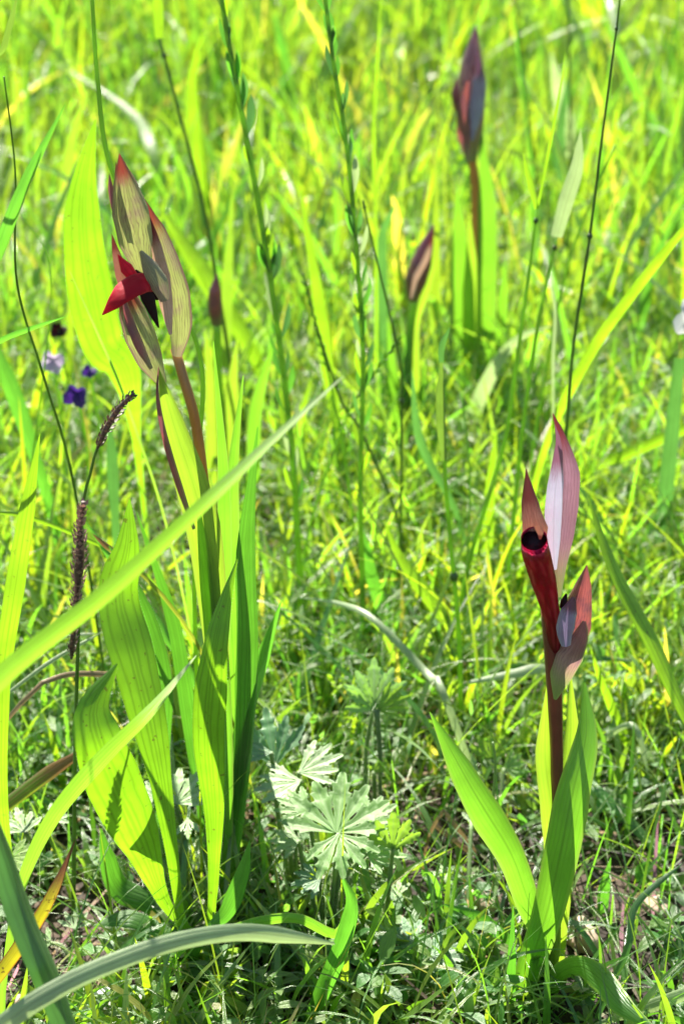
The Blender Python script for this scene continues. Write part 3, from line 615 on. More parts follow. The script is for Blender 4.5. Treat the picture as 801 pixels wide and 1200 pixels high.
# seed heads
def seed_head(pp, Y, w, mat, label, count=16, size=11):
    pts = path(pp, Y, 30); full, wd = down(pts, ws((1, .9, .8, .6), w, 30), 1.0); t = thing('seed_head', full[0], label, 'seed head')
    put('stem', tube(full, wd, sides=6), 'stalk', t); T = frames(pts)
    for k in range(count):
        i = 12 + int(k * 18 / count); p = pts[i]; m = mpp(p); v = (p - CAM).normalized(); s = T[i].cross(v).normalized() * (1 if k % 2 else -1)
        d = (T[i] * 0.9 + s * random.uniform(0.2, 0.5) + v * random.uniform(-.3, .3)).normalized()
        q = [p + d * (size * m * f) for f in (0, .25, .5, .75, 1)]
        put('spikelet', tube(q, [.2, 2.6, 3.2, 2.0, .2], sides=6), mat, t)
seed_head([(380, 560), (410, 480), (440, 435), (470, 395)], 0.80, 3, 'lime', 'yellow green grass seed head crossing the second leafy stem', 18)
seed_head([(398, 505), (385, 440), (372, 390), (357, 330)], 0.84, 3, 'stalk', 'narrow green seed head left of the second leafy stem', 18)

# ------------------------------------------------------------------ tall leafy stems (narrow alternate leaves)
def leafy_stem(pp, Y, w, mat, label, specs, tipdark=False):
    specs = specs + [(random.uniform(10, 600), random.choice((-1, 1)), random.uniform(24, 44), random.uniform(.2, .6), random.uniform(4, 7), random.choice(('green', 'green', 'lime', 'pale', 'blue_green'))) for _ in range(26)]
    n = 60; pts = path(pp, Y, n); full, wd = down(pts, ws((1.1, 1, .95, .9, .8), w, n), 1.0); t = thing('leafy_stem', full[0], label, 'wild plant')
    put('stem', tube(full, wd, sides=9), mat, t)
    for (py, side, ln, an, wd, lm) in specs:
        i = min(range(n + 1), key=lambda k: abs(600 - ((pts[k] - CAM).dot(Vector((0, SP, CP))) / ((pts[k] - CAM).dot(Vector((0, CP, -SP)))) / TH) * 600 - py))
        p = pts[i]; T = frames(pts)[i]; v = (p - CAM).normalized(); s = T.cross(v).normalized() * side; m = mpp(p)
        q = []; 
        for k in range(9):
            f = k / 8; a = an * (1 - 0.45 * f)
            q.append(p + (T * math.cos(a) + s * math.sin(a) + v * 0.25 * (1 if i % 2 else -1)) * (ln * m * f))
        put('leaf', sheet(q, ws('lance', wd, 8), curl=0.9, roll=random.uniform(-.5, .5), across=4), lm, t)
    return t
sp1 = [(95, -1, 40, .35, 7, 'green'), (60, 1, 46, .25, 6, 'green'), (130, -1, 44, .4, 10, 'blue_green'), (105, 1, 42, .2, 7, 'green'), (165, -1, 52, .5, 11, 'blue_green'), (80, -1, 26, .3, 6, 'stalk_dark'),
       (40, -1, 34, .15, 8, 'stalk_dark'), (15, 1, 30, .15, 8, 'stalk_dark'), (225, -1, 40, .6, 6, 'pale'), (200, 1, 30, .3, 6, 'lime'), (280, -1, 42, .45, 7, 'pale'), (265, 1, 34, .2, 6, 'lime'),
       (330, -1, 50, .6, 9, 'blue_green'), (320, 1, 36, .3, 7, 'lime'), (380, 1, 48, .2, 7, 'pale'), (400, -1, 50, .6, 8, 'blue_green'), (440, 1, 40, .4, 8, 'green'), (470, -1, 42, .5, 8, 'green'), (510, 1, 40, .4, 8, 'lime')]
leafy_stem([(350, 660), (343, 540), (330, 420), (308, 270), (283, 130), (268, 50), (256, -25)], (0.80, 0.80), 7.5, 'stalk',
           'tall leafy stem with dark upper leaves left of top centre', sp1)
sp2 = [(20, -1, 34, .3, 8, 'green'), (45, -1, 30, .2, 9, 'green'), (75, -1, 30, .25, 10, 'green'), (10, 1, 50, .5, 6, 'green'), (100, 1, 46, .2, 7, 'blue_green'), (130, -1, 40, .5, 6, 'blue_green'),
       (165, 1, 30, .2, 6, 'green'), (190, -1, 36, .2, 8, 'pale'), (235, -1, 50, .3, 10, 'pale'), (240, 1, 40, .3, 8, 'lime'), (285, 1, 44, .2, 7, 'blue_green'), (300, -1, 44, .6, 6, 'pale'), (330, 1, 36, .3, 6, 'lime'),
       (365, -1, 44, .5, 8, 'green'), (380, 1, 40, .3, 6, 'lime'), (430, -1, 40, .5, 6, 'blue_green'), (450, 1, 40, .4, 6, 'lime'), (500, -1, 36, .5, 7, 'green'), (520, 1, 36, .5, 6, 'lime'), (560, -1, 30, .5, 6, 'lime')]
leafy_stem([(424, 680), (422, 560), (425, 420), (415, 260), (403, 150), (390, 70), (378, -25)], (0.78, 0.78), 6, 'stalk',
           'tall leafy stem running up out of frame at top centre', sp2)

# ------------------------------------------------------------------ hairs along a leaf or stem
def hairs(parent, pts, wid, ln, count, name='hairs'):
    V = []; F = []; UV = []; T = frames(pts)
    for k in range(count):
        i = random.randrange(1, len(pts) - 1); p = pts[i]; v = (p - CAM).normalized(); s = T[i].cross(v).normalized(); a = random.uniform(0, 6.28)
        d = s * math.cos(a) + v * math.sin(a); m = mpp(p); r = wid[i] * m / 2
        f = random.random(); q = p.lerp(pts[i + 1], f) + d * r * 0.95; e = q + (d + T[i] * random.uniform(-.3, .5)) * ln * m * random.uniform(.6, 1.2)
        o = len(V); ww = T[i] * 0.35 * m; V += [q - ww, q + ww, e]; UV += [(0, 0), (1, 0), (.5, 1)]; F.append((o, o + 1, o + 2))
    o = put(name, (V, F, UV), 'hair', parent); o['kind'] = 'stuff'; return o
def margin_hairs(parent, g, across, ln):
    Vs = g[0]; k = across + 1; n = len(Vs) // k; V = []; F = []; UV = []
    for i in range(2, n - 1):
        for c, d in ((0, 1), (across, across - 1)):
            for r in range(3):
                f = r / 3; a = Vs[i * k + c].lerp(Vs[min(n - 1, i + 1) * k + c], f); out = (Vs[i * k + c] - Vs[i * k + d]).normalized(); m = mpp(a)
                tng = (Vs[min(n - 1, i + 1) * k + c] - Vs[i * k + c]).normalized()
                e = a + (out + tng * random.uniform(-.2, .8) + Vector((random.uniform(-.3, .3),) * 3)) * ln * m * random.uniform(.6, 1.2)
                o = len(V); V += [a - tng * .14 * m, a + tng * .14 * m, e]; UV += [(0, 0), (1, 0), (.5, 1)]; F.append((o, o + 1, o + 2))
    o = put('hairs', (V, F, UV), 'hair', parent); o['kind'] = 'stuff'

# ------------------------------------------------------------------ ribwort plantain rosette, left
def plantain(name, root, label, leaves):
    t = thing(name, root, label, 'plant')
    for (pp, Yv, w_, kind, mt, roll, curl, wave, lab) in leaves:
        pts = path(pp, Yv, 44); g = sheet(pts, ws(kind, w_, 44), curl=curl, roll=roll, across=10, wave=wave)
        o = put('leaf', g, mt, t)
        if lab: o['label'] = lab
        margin_hairs(o, g, 10, 2.2)
    return t
plantain('ribwort_plantain', G(232, 1100), 'hairy ribbed plantain rosette with broad lime leaves at lower left', [
    ([(232, 1100), (213, 1075), (200, 985), (183, 880), (160, 780), (140, 700), (150, 640), (152, 585)], [.562, .56, .555, .56, .57, .58, .585, .59], 70, (.13, .15, .24, .38, .66, .8, .62, .03), 'plantain', .25, .9, .03, None),
    ([(232, 1100), (195, 1060), (165, 985), (140, 930), (120, 880), (110, 830), (138, 778)], [.562, .55, .53, .52, .515, .52, .53], 68, (.12, .17, .32, .6, .92, 1, .8, .04), 'plantain', .15, .7, .04, 'broadest leaf, bent to a blunt lime tip'),
    ([(240, 1100), (248, 1060), (250, 960), (243, 860), (250, 770), (262, 710), (278, 655)], [.562, .555, .545, .54, .54, .545, .55], 42, (.22, .25, .36, .6, .88, .98, .6, .03), 'plantain', -.25, 1.1, .02, None),
    ([(226, 1100), (205, 1030), (188, 900), (190, 790), (165, 700), (128, 640)], .60, 28, (.2, .5, .9, 1, .7, .05), 'plantain_dark', .3, 1.0, .03, 'deep green leaf behind the others'),
    ([(228, 1100), (180, 1060), (140, 1040), (125, 1000), (118, 970)], .575, 30, (.3, .7, 1, .7, .05), 'plantain_dark', .2, .9, .02, None),
    ([(245, 1100), (262, 1040), (268, 960), (285, 880), (300, 800)], .60, 22, (.3, .6, 1, .8, .05), 'plantain_dark', .3, .9, .02, None),
    ([(222, 1100), (190, 1090), (150, 1075), (110, 1085)], .56, 26, (.4, .8, 1, .1), 'plantain_dark', .6, .9, .02, None)])
plantain('tall_plantain', P(170, 700, gy(700)), 'tall broad lime leaf with dark parallel veins behind the left orchid', [
    ([(178, 700), (165, 560), (148, 440), (120, 400), (100, 300), (98, 220), (112, 140)], [gy(700), .83, .78, .76, .75, .75, .75], 55, (.06, .08, .12, .2, .5, .9, 1, .75, .03), 'plantain', .1, .5, .01, None)])

# ------------------------------------------------------------------ left orchid
YL = 0.600
lo = thing('tongue_orchid', G(258, 1062), 'tallest orchid, at left, with a bright red tongue poking left from striped green hoods', 'orchid')
stalk('stem', [(258, 1062), (256, 900), (250, 720), (243, 610), (230, 500), (214, 440), (205, 408)], [YL, YL, YL, YL, YL, YL + .002, YL + .006], 13, 'stem_red', lo, kind=(1.3, 1.2, 1.1, 1, 1, .95, .9), n=40, sides=12)
for pp, dY, w_, kind, mt, roll, curl in [
    ([(262, 1060), (262, 940), (258, 820), (250, 720), (238, 640), (232, 590)], -.008, 32, (.6, .7, .85, .9, .7, .1), 'orchid_leaf', .1, 2.2),
    ([(268, 1060), (285, 900), (292, 760), (290, 640), (302, 500)], 0.0, 30, (.4, .7, 1, .9, .05), 'plantain_dark', .5, 1.3),
    ([(262, 1060), (255, 900), (262, 700), (262, 560), (250, 400)], .03, 20, (.5, .8, 1, .8, .05), 'orchid_leaf', .1, 1.0),
    ([(266, 1060), (278, 900), (270, 700), (272, 560), (285, 440)], .05, 26, (.5, .8, 1, .8, .05), 'orchid_leaf', -.1, 1.0),
    ([(255, 1060), (235, 930), (215, 800), (200, 720), (160, 600)], .03, 20, (.5, .8, 1, .8, .05), 'plantain_dark', -.2, 1.0)]:
    leaf('leaf', pp, YL + dY, w_, mt, lo, kind=kind, n=34, curl=curl, roll=roll, across=8)
def bract(pp, Yv, w_, kind, mt, parent, roll=0.0, curl=2.6, n=26, name='bract', lab=None, across=12):
    o = leaf(name, pp, Yv, w_, mt, parent, kind=kind, n=n, curl=curl, roll=roll, across=across)
    if lab: o['label'] = lab
    return o
# lower sheath bract, green with a dark rim
bract([(258, 800), (250, 700), (240, 620), (224, 560), (208, 512), (196, 470), (186, 432)], YL - .008, 42, (.6, .75, .9, 1, .95, .65, .03), 'orchid_sheath', lo, .2, 1.3, name='sheath', lab='lime sheath below the flowers')
bract([(228, 620), (206, 553), (192, 503), (185, 462), (186, 430)], YL - .012, 9, (.5, 1, 1, .7, .1), 'bract_m', lo, .5, 1.8, name='sheath_edge', lab='purplish folded edge of the sheath')
# right bract
bract([(206, 418), (207, 385), (200, 335), (188, 285), (177, 255), (168, 232)], YL, 34, (.35, .95, 1.05, .8, .5, .03), 'bract_g', lo, -.35, 2.4, lab='tall right hand bract, striped green')
bract([(200, 392), (194, 350), (188, 315), (182, 280), (176, 255)], YL - .002, 20, (.2, .8, 1, .6, .03), 'bract_p', lo, .1, 1.0, name='inner_bract', lab='pink inner face of the right bract')
# top hood
bract([(170, 322), (164, 296), (158, 262), (150, 225), (140, 180)], YL - .008, 44, (.35, .95, 1.0, .62, .02), 'bract_g', lo, .12, 2.9, name='hood', lab='topmost striped hood with red tip')
bract([(150, 260), (143, 235), (138, 210), (136, 190)], YL - .004, 12, (.6, 1, .7, .03), 'salmon', lo, 0, 1.5, name='sepal_tip')
bract([(140, 262), (134, 240), (130, 220), (128, 202)], YL - .002, 9, (.6, 1, .8, .03), 'bract_m', lo, 0, 1.5, name='sepal_tip')
bract([(165, 294), (176, 312), (188, 334), (194, 353)], YL - .016, 24, (.15, .8, 1, .45), 'bract_n', lo, -.2, 2.0, name='hood_flap', lab='small flap beside the dark throat')
# throat + lip
stalk('throat', [(186, 350), (178, 335), (168, 322), (160, 314)], YL - .006, 20, 'throat', lo, kind=(.4, .9, 1, .6), n=12, sides=14)
pts = path([(186, 384), (180, 368), (172, 345), (168, 330)], YL - .008, 14)
put('lip_base', tube(pts, ws((.1, .6, 1, .8), 17, 14), sides=12, flat=.6), 'throat', lo)
lipP = path([(184, 334), (168, 331), (151, 339), (136, 352), (120, 369)], [YL - .010, YL - .016, YL - .022, YL - .026, YL - .026], 26)
lip = put('lip', tube(lipP, ws((.5, .8, 1, .95, .62, .06), 30, 26), sides=16, flat=.35, roll=.5), 'lip', lo); lip['label'] = 'bright crimson pointed tongue'
put('lip_lobe', sheet(path([(160, 328), (150, 315), (138, 298)], [YL - .014, YL - .014, YL - .012], 12), ws((.8, 1, .05), 16, 12), curl=1.6, roll=.3), 'lip', lo)
# left lower flower
bract([(150, 345), (143, 320), (136, 295), (131, 274)], YL + .002, 16, (.9, 1, .6, .03), 'salmon', lo, .1, 1.6, name='sepal', lab='reddish pointed sepal behind the tongue')
bract([(192, 450), (180, 425), (168, 395), (156, 362), (148, 340)], YL - .006, 38, (.3, .85, 1, .85, .4), 'bract_g', lo, .2, 2.6, lab='lower left bract, striped purple and green')
bract([(178, 432), (165, 405), (153, 375), (146, 350)], YL - .012, 13, (.4, 1, 1, .4), 'bract_m', lo, .5, 1.8, name='bract_edge')

# ------------------------------------------------------------------ right orchid
YR = gy(1165)
ro = thing('tongue_orchid', G(632, 1165), 'orchid at right with a crimson tube, dark round throat and lilac hood', 'orchid')
stalk('stem', [(634, 1165), (642, 1080), (650, 980), (652, 900), (650, 830), (647, 770), (643, 712)], YR, 17, 'stem_maroon', ro, kind=(1, 1, .9, .85, .9, 1.1, 1.2), n=36, sides=12)
for pp, dY, w_, kind, mt, roll, curl, ke in [
    ([(632, 1168), (634, 1120), (632, 1085), (620, 1060), (598, 1000), (556, 930), (503, 834)], [0, -.004, -.006, -.008, -.012, -.016, -.014], 42, (.7, .75, .72, .8, 1, .72, .02), 'orchid_leaf', .3, 1.0, 0),
    ([(636, 1166), (642, 1090), (650, 1010), (645, 945), (638, 880), (642, 795)], [.006, .004, 0, -.002, 0, 0], 26, (.9, 1, .9, .95, .8, .05), 'orchid_sheath', .5, 1.6, 0),
    ([(642, 1166), (648, 1090), (658, 1000), (664, 920), (668, 860), (668, 790)], [.012, .010, .008, .008, .006, .006], 30, (.9, 1, 1, 1, .8, .05), 'orchid_sheath', -.5, 1.6, 0),
    ([(604, 1174), (622, 1125), (640, 1070), (656, 1000), (670, 930), (686, 862), (684, 800)], [-.006, -.012, -.014, -.014, -.010, -.004, .004], 44, (.6, .75, .85, .95, 1, .72, .08), 'orchid_leaf', -.2, 1.1, 0),
    ([(628, 1168), (638, 1120), (642, 1070), (650, 1010)], [-.002, -.004, -.004, -.002], 34, (.9, 1, .9, .3), 'orchid_sheath', 0, 2.8, 0),
    ([(599, 1180), (599, 1130), (601, 1060)], [-.012, -.014, -.012], 11, (.9, 1, .05), 'green', .2, .9, 0),
    ([(604, 1182), (575, 1172), (545, 1152), (510, 1130)], [-.012, -.014, -.01, 0], 18, (.7, 1, 1, .1), 'orchid_leaf', .3, .9, 0),
    ([(645, 1166), (654, 1142), (678, 1133), (704, 1149), (728, 1178), (765, 1206)], [-.006, -.012, -.022, -.034, -.046, -.056], 30, (.5, .7, .8, 1, .9, .2), 'orchid_leaf', .2, .9, 0)]:
    leaf('leaf', pp, [YR + d for d in dY], w_, mt, ro, kind=kind, n=40, curl=curl, roll=roll, across=10)
# crimson tube with open dark mouth
tp = path([(650, 770), (648, 735), (641, 700), (633, 668), (627, 645), (625, 631)], [YR, YR - .003, YR - .006, YR - .009, YR - .012, YR - .0165], 30)
V_, F_, U_ = tube(tp, ws((.35, .55, .66, .9, 1, .94), 33, 30), sides=20, close=False)
for i_ in range(31):
    for j_ in range(20):
        k_ = i_ * 20 + j_; c_ = tp[i_]; q_ = V_[k_]; e_ = max(0, (i_ - 20) / 10)
        nz = noise.noise(Vector((j_ * .9, i_ * .25, 3)))
        q_ = c_ + (q_ - c_) * (1 + .10 * nz)
        if i_ > 26 and (q_ - c_).z < 0: q_ = q_ + Vector((0, -.0016, -.0006)) * ((i_ - 26) / 4)   # lower rim rolls outward
        V_[k_] = q_; o = put('lip_tube', (V_, F_, U_), 'lip_tube', ro); o['label'] = 'crimson tube with pink rim'
put('throat', tube([p for p in tp[8:30]], [w_ * .82 for w_ in ws((.35, .55, .66, .88, 1, .98), 35, 30)[8:30]], sides=18), 'throat', ro)
bract([(640, 676), (634, 650), (628, 624), (621, 590), (616, 549)], [YR - .004, YR - .009, YR - .0125, YR - .0105, YR - .0075], 33, (.02, .3, .95, .6, .02), 'salmon', ro, .1, 2.0, name='hood', lab='salmon brown pointed hood above the dark throat')
bract([(629, 616), (632, 624), (632, 632)], YR - .0195, 9, (.9, 1, .3), 'salmon', ro, .1, 2.0, name='column')
# tall bract: paler inner face at left, coloured with its sunlit sheen, purple back at right
bract([(651, 700), (652, 665), (655, 625), (658, 585), (660, 550), (655, 512), (647, 484)], YR + .004, 34, (.3, .55, .85, 1, .95, .45, .02), 'bract_l', ro, -.35, 2.4, name='bract', lab='tall purple bract behind the red tube', n=34)
bract([(649, 668), (648, 630), (649, 590), (652, 555), (654, 520), (650, 498)], YR - .002, 21, (.3, .85, 1, .9, .5, .03), 'bract_w', ro, .25, 1.0, name='inner_bract', lab='pale lilac inner face with painted sunlit sheen', n=30)
# lower flower
bract([(668, 765), (671, 740), (676, 712), (682, 688), (687, 662)], YR - .004, 38, (.7, 1, .82, .5, .02), 'bract_m', ro, -.1, 2.6, lab='lower purplish brown hood')
bract([(663, 758), (662, 742), (665, 722), (672, 700)], YR - .012, 22, (.5, 1, .9, .2), 'bract_b', ro, .1, 2.0, name='hood_face', lab='blue lilac rounded face')
bract([(650, 820), (657, 795), (667, 770), (680, 745), (684, 728)], YR - .006, 34, (.12, .8, 1, .65, .1), 'bract_low', ro, .1, 2.6, name='bract', lab='lowest bract, green and purple')
stalk('bud_tip', [(658, 712), (661, 702), (663, 696)], YR - .004, 8, 'throat', ro, kind=(.8, 1, .3), n=8)

# ------------------------------------------------------------------ rear orchids
def rear(root, label, stemp, stw, budp, bw, bk, leaves, lipq=None, Y=None, budmat='bud', smat='stem_red'):
    t = thing('orchid_in_bud', P(root[0], root[1], Y), label, 'orchid')
    stalk('stem', stemp, Y, stw, smat, t, n=24, sides=10, kind=(1, 1, .9, .8))
    stalk('bud', budp, Y - .002, bw, budmat, t, kind=bk, n=26, sides=14)
    for pp, w_, kd, mt, dy in leaves: leaf('leaf', pp, Y + dy, w_, mt, t, kind=kd, n=28, curl=1.3, roll=.2, across=8)
    if lipq: stalk('lip', lipq[0], Y - .012, lipq[1], 'bract_m', t, kind=(.3, 1, .9, .1), n=12)
    return t
Y1 = gy(500)
t = rear((560, 500), 'tall slim orchid with closed plum bud at the top right of centre',
     [(558, 500), (556, 350), (557, 232), (551, 175)], 13, [(551, 188), (551, 150), (551, 112), (553, 72), (557, 30)], 36, (.35, .85, 1, .68, .05),
     [([(566, 500), (566, 420), (571, 310), (570, 222), (562, 148)], 28, (.8, 1, .9, .8, .05), 'orchid_leaf', -.004),
      ([(548, 500), (543, 420), (540, 320), (535, 215)], 26, (.7, 1, 1, .05), 'orchid_leaf', -.01),
      ([(556, 500), (553, 420), (553, 340), (550, 255)], 22, (.7, 1, 1, .1), 'orchid_sheath', -.014),
      ([(572, 500), (580, 430), (588, 360), (592, 300)], 20, (.7, 1, .8, .05), 'orchid_leaf', .01),
      ([(545, 500), (530, 440), (524, 380)], 16, (.7, 1, .05), 'orchid_leaf', .01)],
     ([(541, 140), (535, 122), (533, 108), (535, 92)], 10), Y1)
bract([(552, 165), (558, 130), (562, 95), (558, 60)], Y1 - .016, 18, (.3, 1, .9, .1), 'bract_b', t, .2, 2.0, name='hood', lab='lilac outer hood of the bud')
bract([(549, 190), (545, 160), (543, 125), (548, 95)], Y1 - .018, 18, (.3, 1, .8, .1), 'bract_m', t, .2, 2.0, name='hood')
Y2 = gy(560)
t = rear((478, 560), 'short dark maroon bud leaning right on a green stem at centre',
     [(476, 560), (477, 460), (480, 390), (486, 350)], 12, [(483, 352), (486, 332), (493, 308), (500, 286), (508, 264)], 26, (.5, 1, .95, .6, .05),
     [([(476, 560), (484, 460), (484, 380), (497, 345), (512, 300)], 20, (.8, 1, .9, .8, .05), 'orchid_sheath', .004),
      ([(470, 560), (462, 480), (458, 420), (454, 370)], 18, (.8, 1, .8, .05), 'orchid_leaf', 0),
      ([(482, 560), (492, 480), (498, 420)], 14, (.8, 1, .05), 'orchid_leaf', 0)], None, Y2, 'bract_m', 'stalk')
bract([(482, 350), (488, 325), (500, 300), (508, 272)], Y2 - .012, 9, (.4, 1, .8, .1), 'bract_p', t, .2, 1.5, name='bract_edge', lab='pale pink edge of the bud')
Y3 = gy(640)
rear((262, 640), 'small dark bud half hidden behind the left orchid',
     [(262, 640), (258, 500), (255, 430), (254, 378)], 12, [(254, 380), (252, 360), (252, 342), (254, 320)], 18, (.7, 1, .8, .05),
     [([(258, 640), (252, 540), (250, 470), (240, 385)], 22, (.8, 1, .9, .05), 'orchid_sheath', -.004),
      ([(266, 640), (272, 540), (272, 460), (278, 395)], 22, (.8, 1, .9, .05), 'orchid_sheath', -.006),
      ([(276, 640), (296, 560), (300, 480), (325, 385)], 18, (.8, 1, .9, .05), 'orchid_leaf', 0)], None, Y3, 'bract_m', 'stalk')

# ------------------------------------------------------------------ sedge spikes
def spike(parent, pp, Y, w, kind, mt, name, rows=34, per=5, sz=7.5, lab=None):
    pts = path(pp, Y, rows); T = frames(pts); axis_ = put(name, tube(pts, ws(kind, w * .5, rows), sides=8), 'scale_dark', parent)
    if lab: axis_['label'] = lab
    parts = []
    for i in range(1, rows):
        p = pts[i]; m = mpp(p); v = (p - CAM).normalized(); s = T[i].cross(v).normalized(); nn = s.cross(T[i])
        for k in range(per):
            a = 2 * math.pi * (k + (i % 2) * .5 + random.uniform(-.2, .2)) / per
            d = s * math.cos(a) + nn * math.sin(a); r = w * prof(kind, i / rows) * m * .28
            if random.random() < .12: continue
            q0 = p + d * r; ln = sz * m * random.uniform(.8, 1.25); dr = (T[i] + d * random.uniform(.35, .85)).normalized()
            side = T[i].cross(d).normalized(); hw = sz * .36 * m; b = d * (hw * .5)
            o = [q0, q0 + dr * ln * .45 + side * hw, q0 + dr * ln * .5 + b, q0 + dr * ln * .45 - side * hw, q0 + dr * ln]
            parts.append((o, [(0, 1, 2), (0, 2, 3), (1, 4, 2), (2, 4, 3)], [(.5, 0), (0, .5), (.5, .5), (1, .5), (.5, 1)]))
    sc = put('scales', join(parts), mt, axis_); sc['kind'] = 'stuff'
YS = 0.575
sg = thing('sedge', P(86, 1090, gy(1090)), 'sedge with two brown scaly seed spikes hanging at the left', 'sedge')
stalk('stem', [(86, 1090), (88, 900), (92, 740), (97, 600), (106, 555), (116, 520), (135, 488)], [gy(1090), YS, YS, YS, YS, YS, YS], 5.5, 'stalk_dark', sg, n=40, sides=8)
spike(sg, [(114, 526), (126, 500), (140, 478), (157, 461)], YS, 15, (.5, 1, .9, .4), 'scale_dark', 'upper_spike', 20, 4, 8, 'upper spike, darker and tilted right')
spike(sg, [(88, 718), (91, 685), (94, 650), (94, 620), (98, 588)], YS - .003, 19, (.9, .55, 1.25, 1.1, .5, .6), 'scale', 'lower_spike', 24, 6, 9, 'longer purple brown spike')
spike(sg, [(84, 772), (85, 755), (87, 735)], YS - .002, 15, (.4, 1, .7), 'scale_dark', 'lowest_spike', 10, 5, 7, 'small dark spike under the long blade')

# ------------------------------------------------------------------ violet vetch-like flowers
def flower(px, py, Y, r, mt, label, rootpy, n=5, stemto=None):
    p = P(px, py, Y); root = P(px + 10, rootpy, gy(rootpy)); m = mpp(p)
    t = thing('wild_flower', root, label, 'flower')
    pts = catmull([root, root.lerp(p, .5) + Vector((.004, 0, .01)), p], 14); put('stem', tube(pts, [3] * 15, sides=6), 'stalk', t)
    for k in range(n):
        a = 2 * math.pi * k / n + random.uniform(-.3, .3); L = r * m * random.uniform(.8, 1.15)
        d = Vector((math.cos(a), -.5 + random.uniform(-.3, .3), math.sin(a))).normalized()
        q = [p + d * L * f + Vector((0, 0, -.25 * L * f * f)) for f in (0, .25, .5, .75, 1)]
        put('petal', sheet(q, ws((.3, .9, 1.1, 1, .2), r * 1.0, 4), curl=1.0, roll=random.uniform(-.4, .4), across=5), mt, t)
flower(90, 460, .80, 15, 'violet', 'deep violet flower below the pale lilac one at left', 640)
flower(105, 434, .86, 9, 'violet', 'tiny dark violet flower just right of the pale lilac one', 640)
flower(62, 421, .84, 15, 'pale_petal', 'pale lilac flower above the deep violet one at left', 640)
flower(69, 385, .95, 11, 'throat', 'blackish faded flower above the pale lilac one', 600)
flower(812, 368, .80, 24, 'white_petal', 'white flower cut by the right edge of the picture', 700)
flower(597, 304, 1.25, 12, 'white_petal', 'blurred white flower right of the rear orchid leaves', 420)
flower(265, 1112, .56, 8, 'pale_petal', 'small pale bluish flower under the arching blade', 1150)
flower(352, 435, 1.1, 8, 'autumn', 'blurred orange flower between the two leafy stems', 560)

# ------------------------------------------------------------------ cranesbill with lobed downy leaves
def palm(parent, c, up, nrm, r, mt, lobes=7, spread=5.0, deep=.62, cup=.25, lab=None):
    """one lobed leaf: c centre, up = direction of the middle lobe, nrm = face normal, r in metres"""
    up = (up - nrm * up.dot(nrm)).normalized(); sd_ = up.cross(nrm).normalized(); V = []; F = []; UV = []
    for k in range(lobes):
        a0 = (k - (lobes - 1) / 2) * spread / lobes; L = r * (1 - .22 * abs(k - (lobes - 1) / 2) / lobes * 2) * random.uniform(.92, 1.08)
        d = up * math.cos(a0) + sd_ * math.sin(a0); e = nrm.cross(d).normalized(); hwid = L * min(.14, .29 * spread / lobes)
        # outline half-width along the lobe with blunt teeth
        st = [(0, .16), (.15, .34), (.32, .46), (.44, .66), (.54, 1.0), (.62, 1.35), (.65, .85), (.72, .92), (.79, 1.12), (.81, .62), (.91, .52), (.98, .34), (1.0, .08)]
        o = len(V)
        for (f, h) in st:
            lift = nrm * (r * cup * f * f + L * random.uniform(-.01, .01)) - nrm * 0
            droop = nrm * (-.10 * r * max(0, f - .5))
            p = c + d * L * f + lift + droop; hh = hwid * h
            V += [p - e * hh + nrm * hh * .35, p - e * hh * .5 + nrm * hh * .22, p - nrm * hh * .05, p + e * hh * .5 + nrm * hh * .22, p + e * hh + nrm * hh * .35]
            UV += [(.08, f), (.3, f), (.0, f), (.7, f), (.92, f)]
        for i in range(len(st) - 1):
            for j in range(4): F.append((o + i * 5 + j, o + i * 5 + j + 1, o + (i + 1) * 5 + j + 1, o + (i + 1) * 5 + j))
    ob = put('leaf', (V, F, UV), mt, parent)
    if lab: ob['label'] = lab
    # short down along the leaf
    HV = []; HF = []; HU = []
    for k in range(140):
        q = V[random.randrange(len(V))] + Vector((random.uniform(-1, 1), random.uniform(-1, 1), random.uniform(-1, 1))) * r * .05
        dd = (nrm + Vector((random.uniform(-.6, .6), random.uniform(-.6, .6), random.uniform(-.6, .6)))).normalized() * .0008
        s = dd.cross(up).normalized() * .00007; o = len(HV); HV += [q - s, q + s, q + dd]; HF.append((o, o + 1, o + 2)); HU += [(0, 0), (1, 0), (.5, 1)]
    return ob
def crane(root, Yr, label, items, stem=None):
    rt = P(root[0], root[1], Yr); t = thing('cranesbill', rt, label, 'plant')
    for (px, py, Yc, rp, mt, up, nr, lb, spr, cup, sp) in items:
        c = P(px, py, Yc); s0 = P(sp[0], sp[1], Yr) if sp else rt
        nrm = Vector(nr).normalized(); pts = catmull([s0, s0.lerp(c, .5) + Vector((random.uniform(-.004, .004), .003, .004)), c], 16)
        wd = [6.5 - 1.5 * i / 16 for i in range(17)]
        s_ = put('leaf_stalk', tube(pts, wd, sides=7), 'crane_stem', t); hairs(s_, pts, wd, 4, 130)
        palm(t, c, Vector(up), nrm, rp * mpp(c), mt, lb, spr, cup=cup)
    return t
UPV = (0, .2, 1)
crane((345, 1060), gy(1060), 'cranesbill with grey green and pale downy lobed leaves beside the plantain', [
    (322, 897, .615, 66, 'crane_grey', (-.15, .2, 1), (0, -.7, .7), 5, 2.0, .05, None),
    (318, 882, .61, 34, 'crane_grey', (-1, 0, .1), (0, -.3, 1), 3, 1.5, .05, None),
    (350, 905, .605, 56, 'crane_sunlit', (.8, .1, .6), (-.15, -.35, 1), 5, 2.0, .1, None),
    (352, 915, .60, 56, 'crane_sunlit', (-1, -.2, -.15), (-.1, -.25, 1), 5, 2.0, .1, None)])
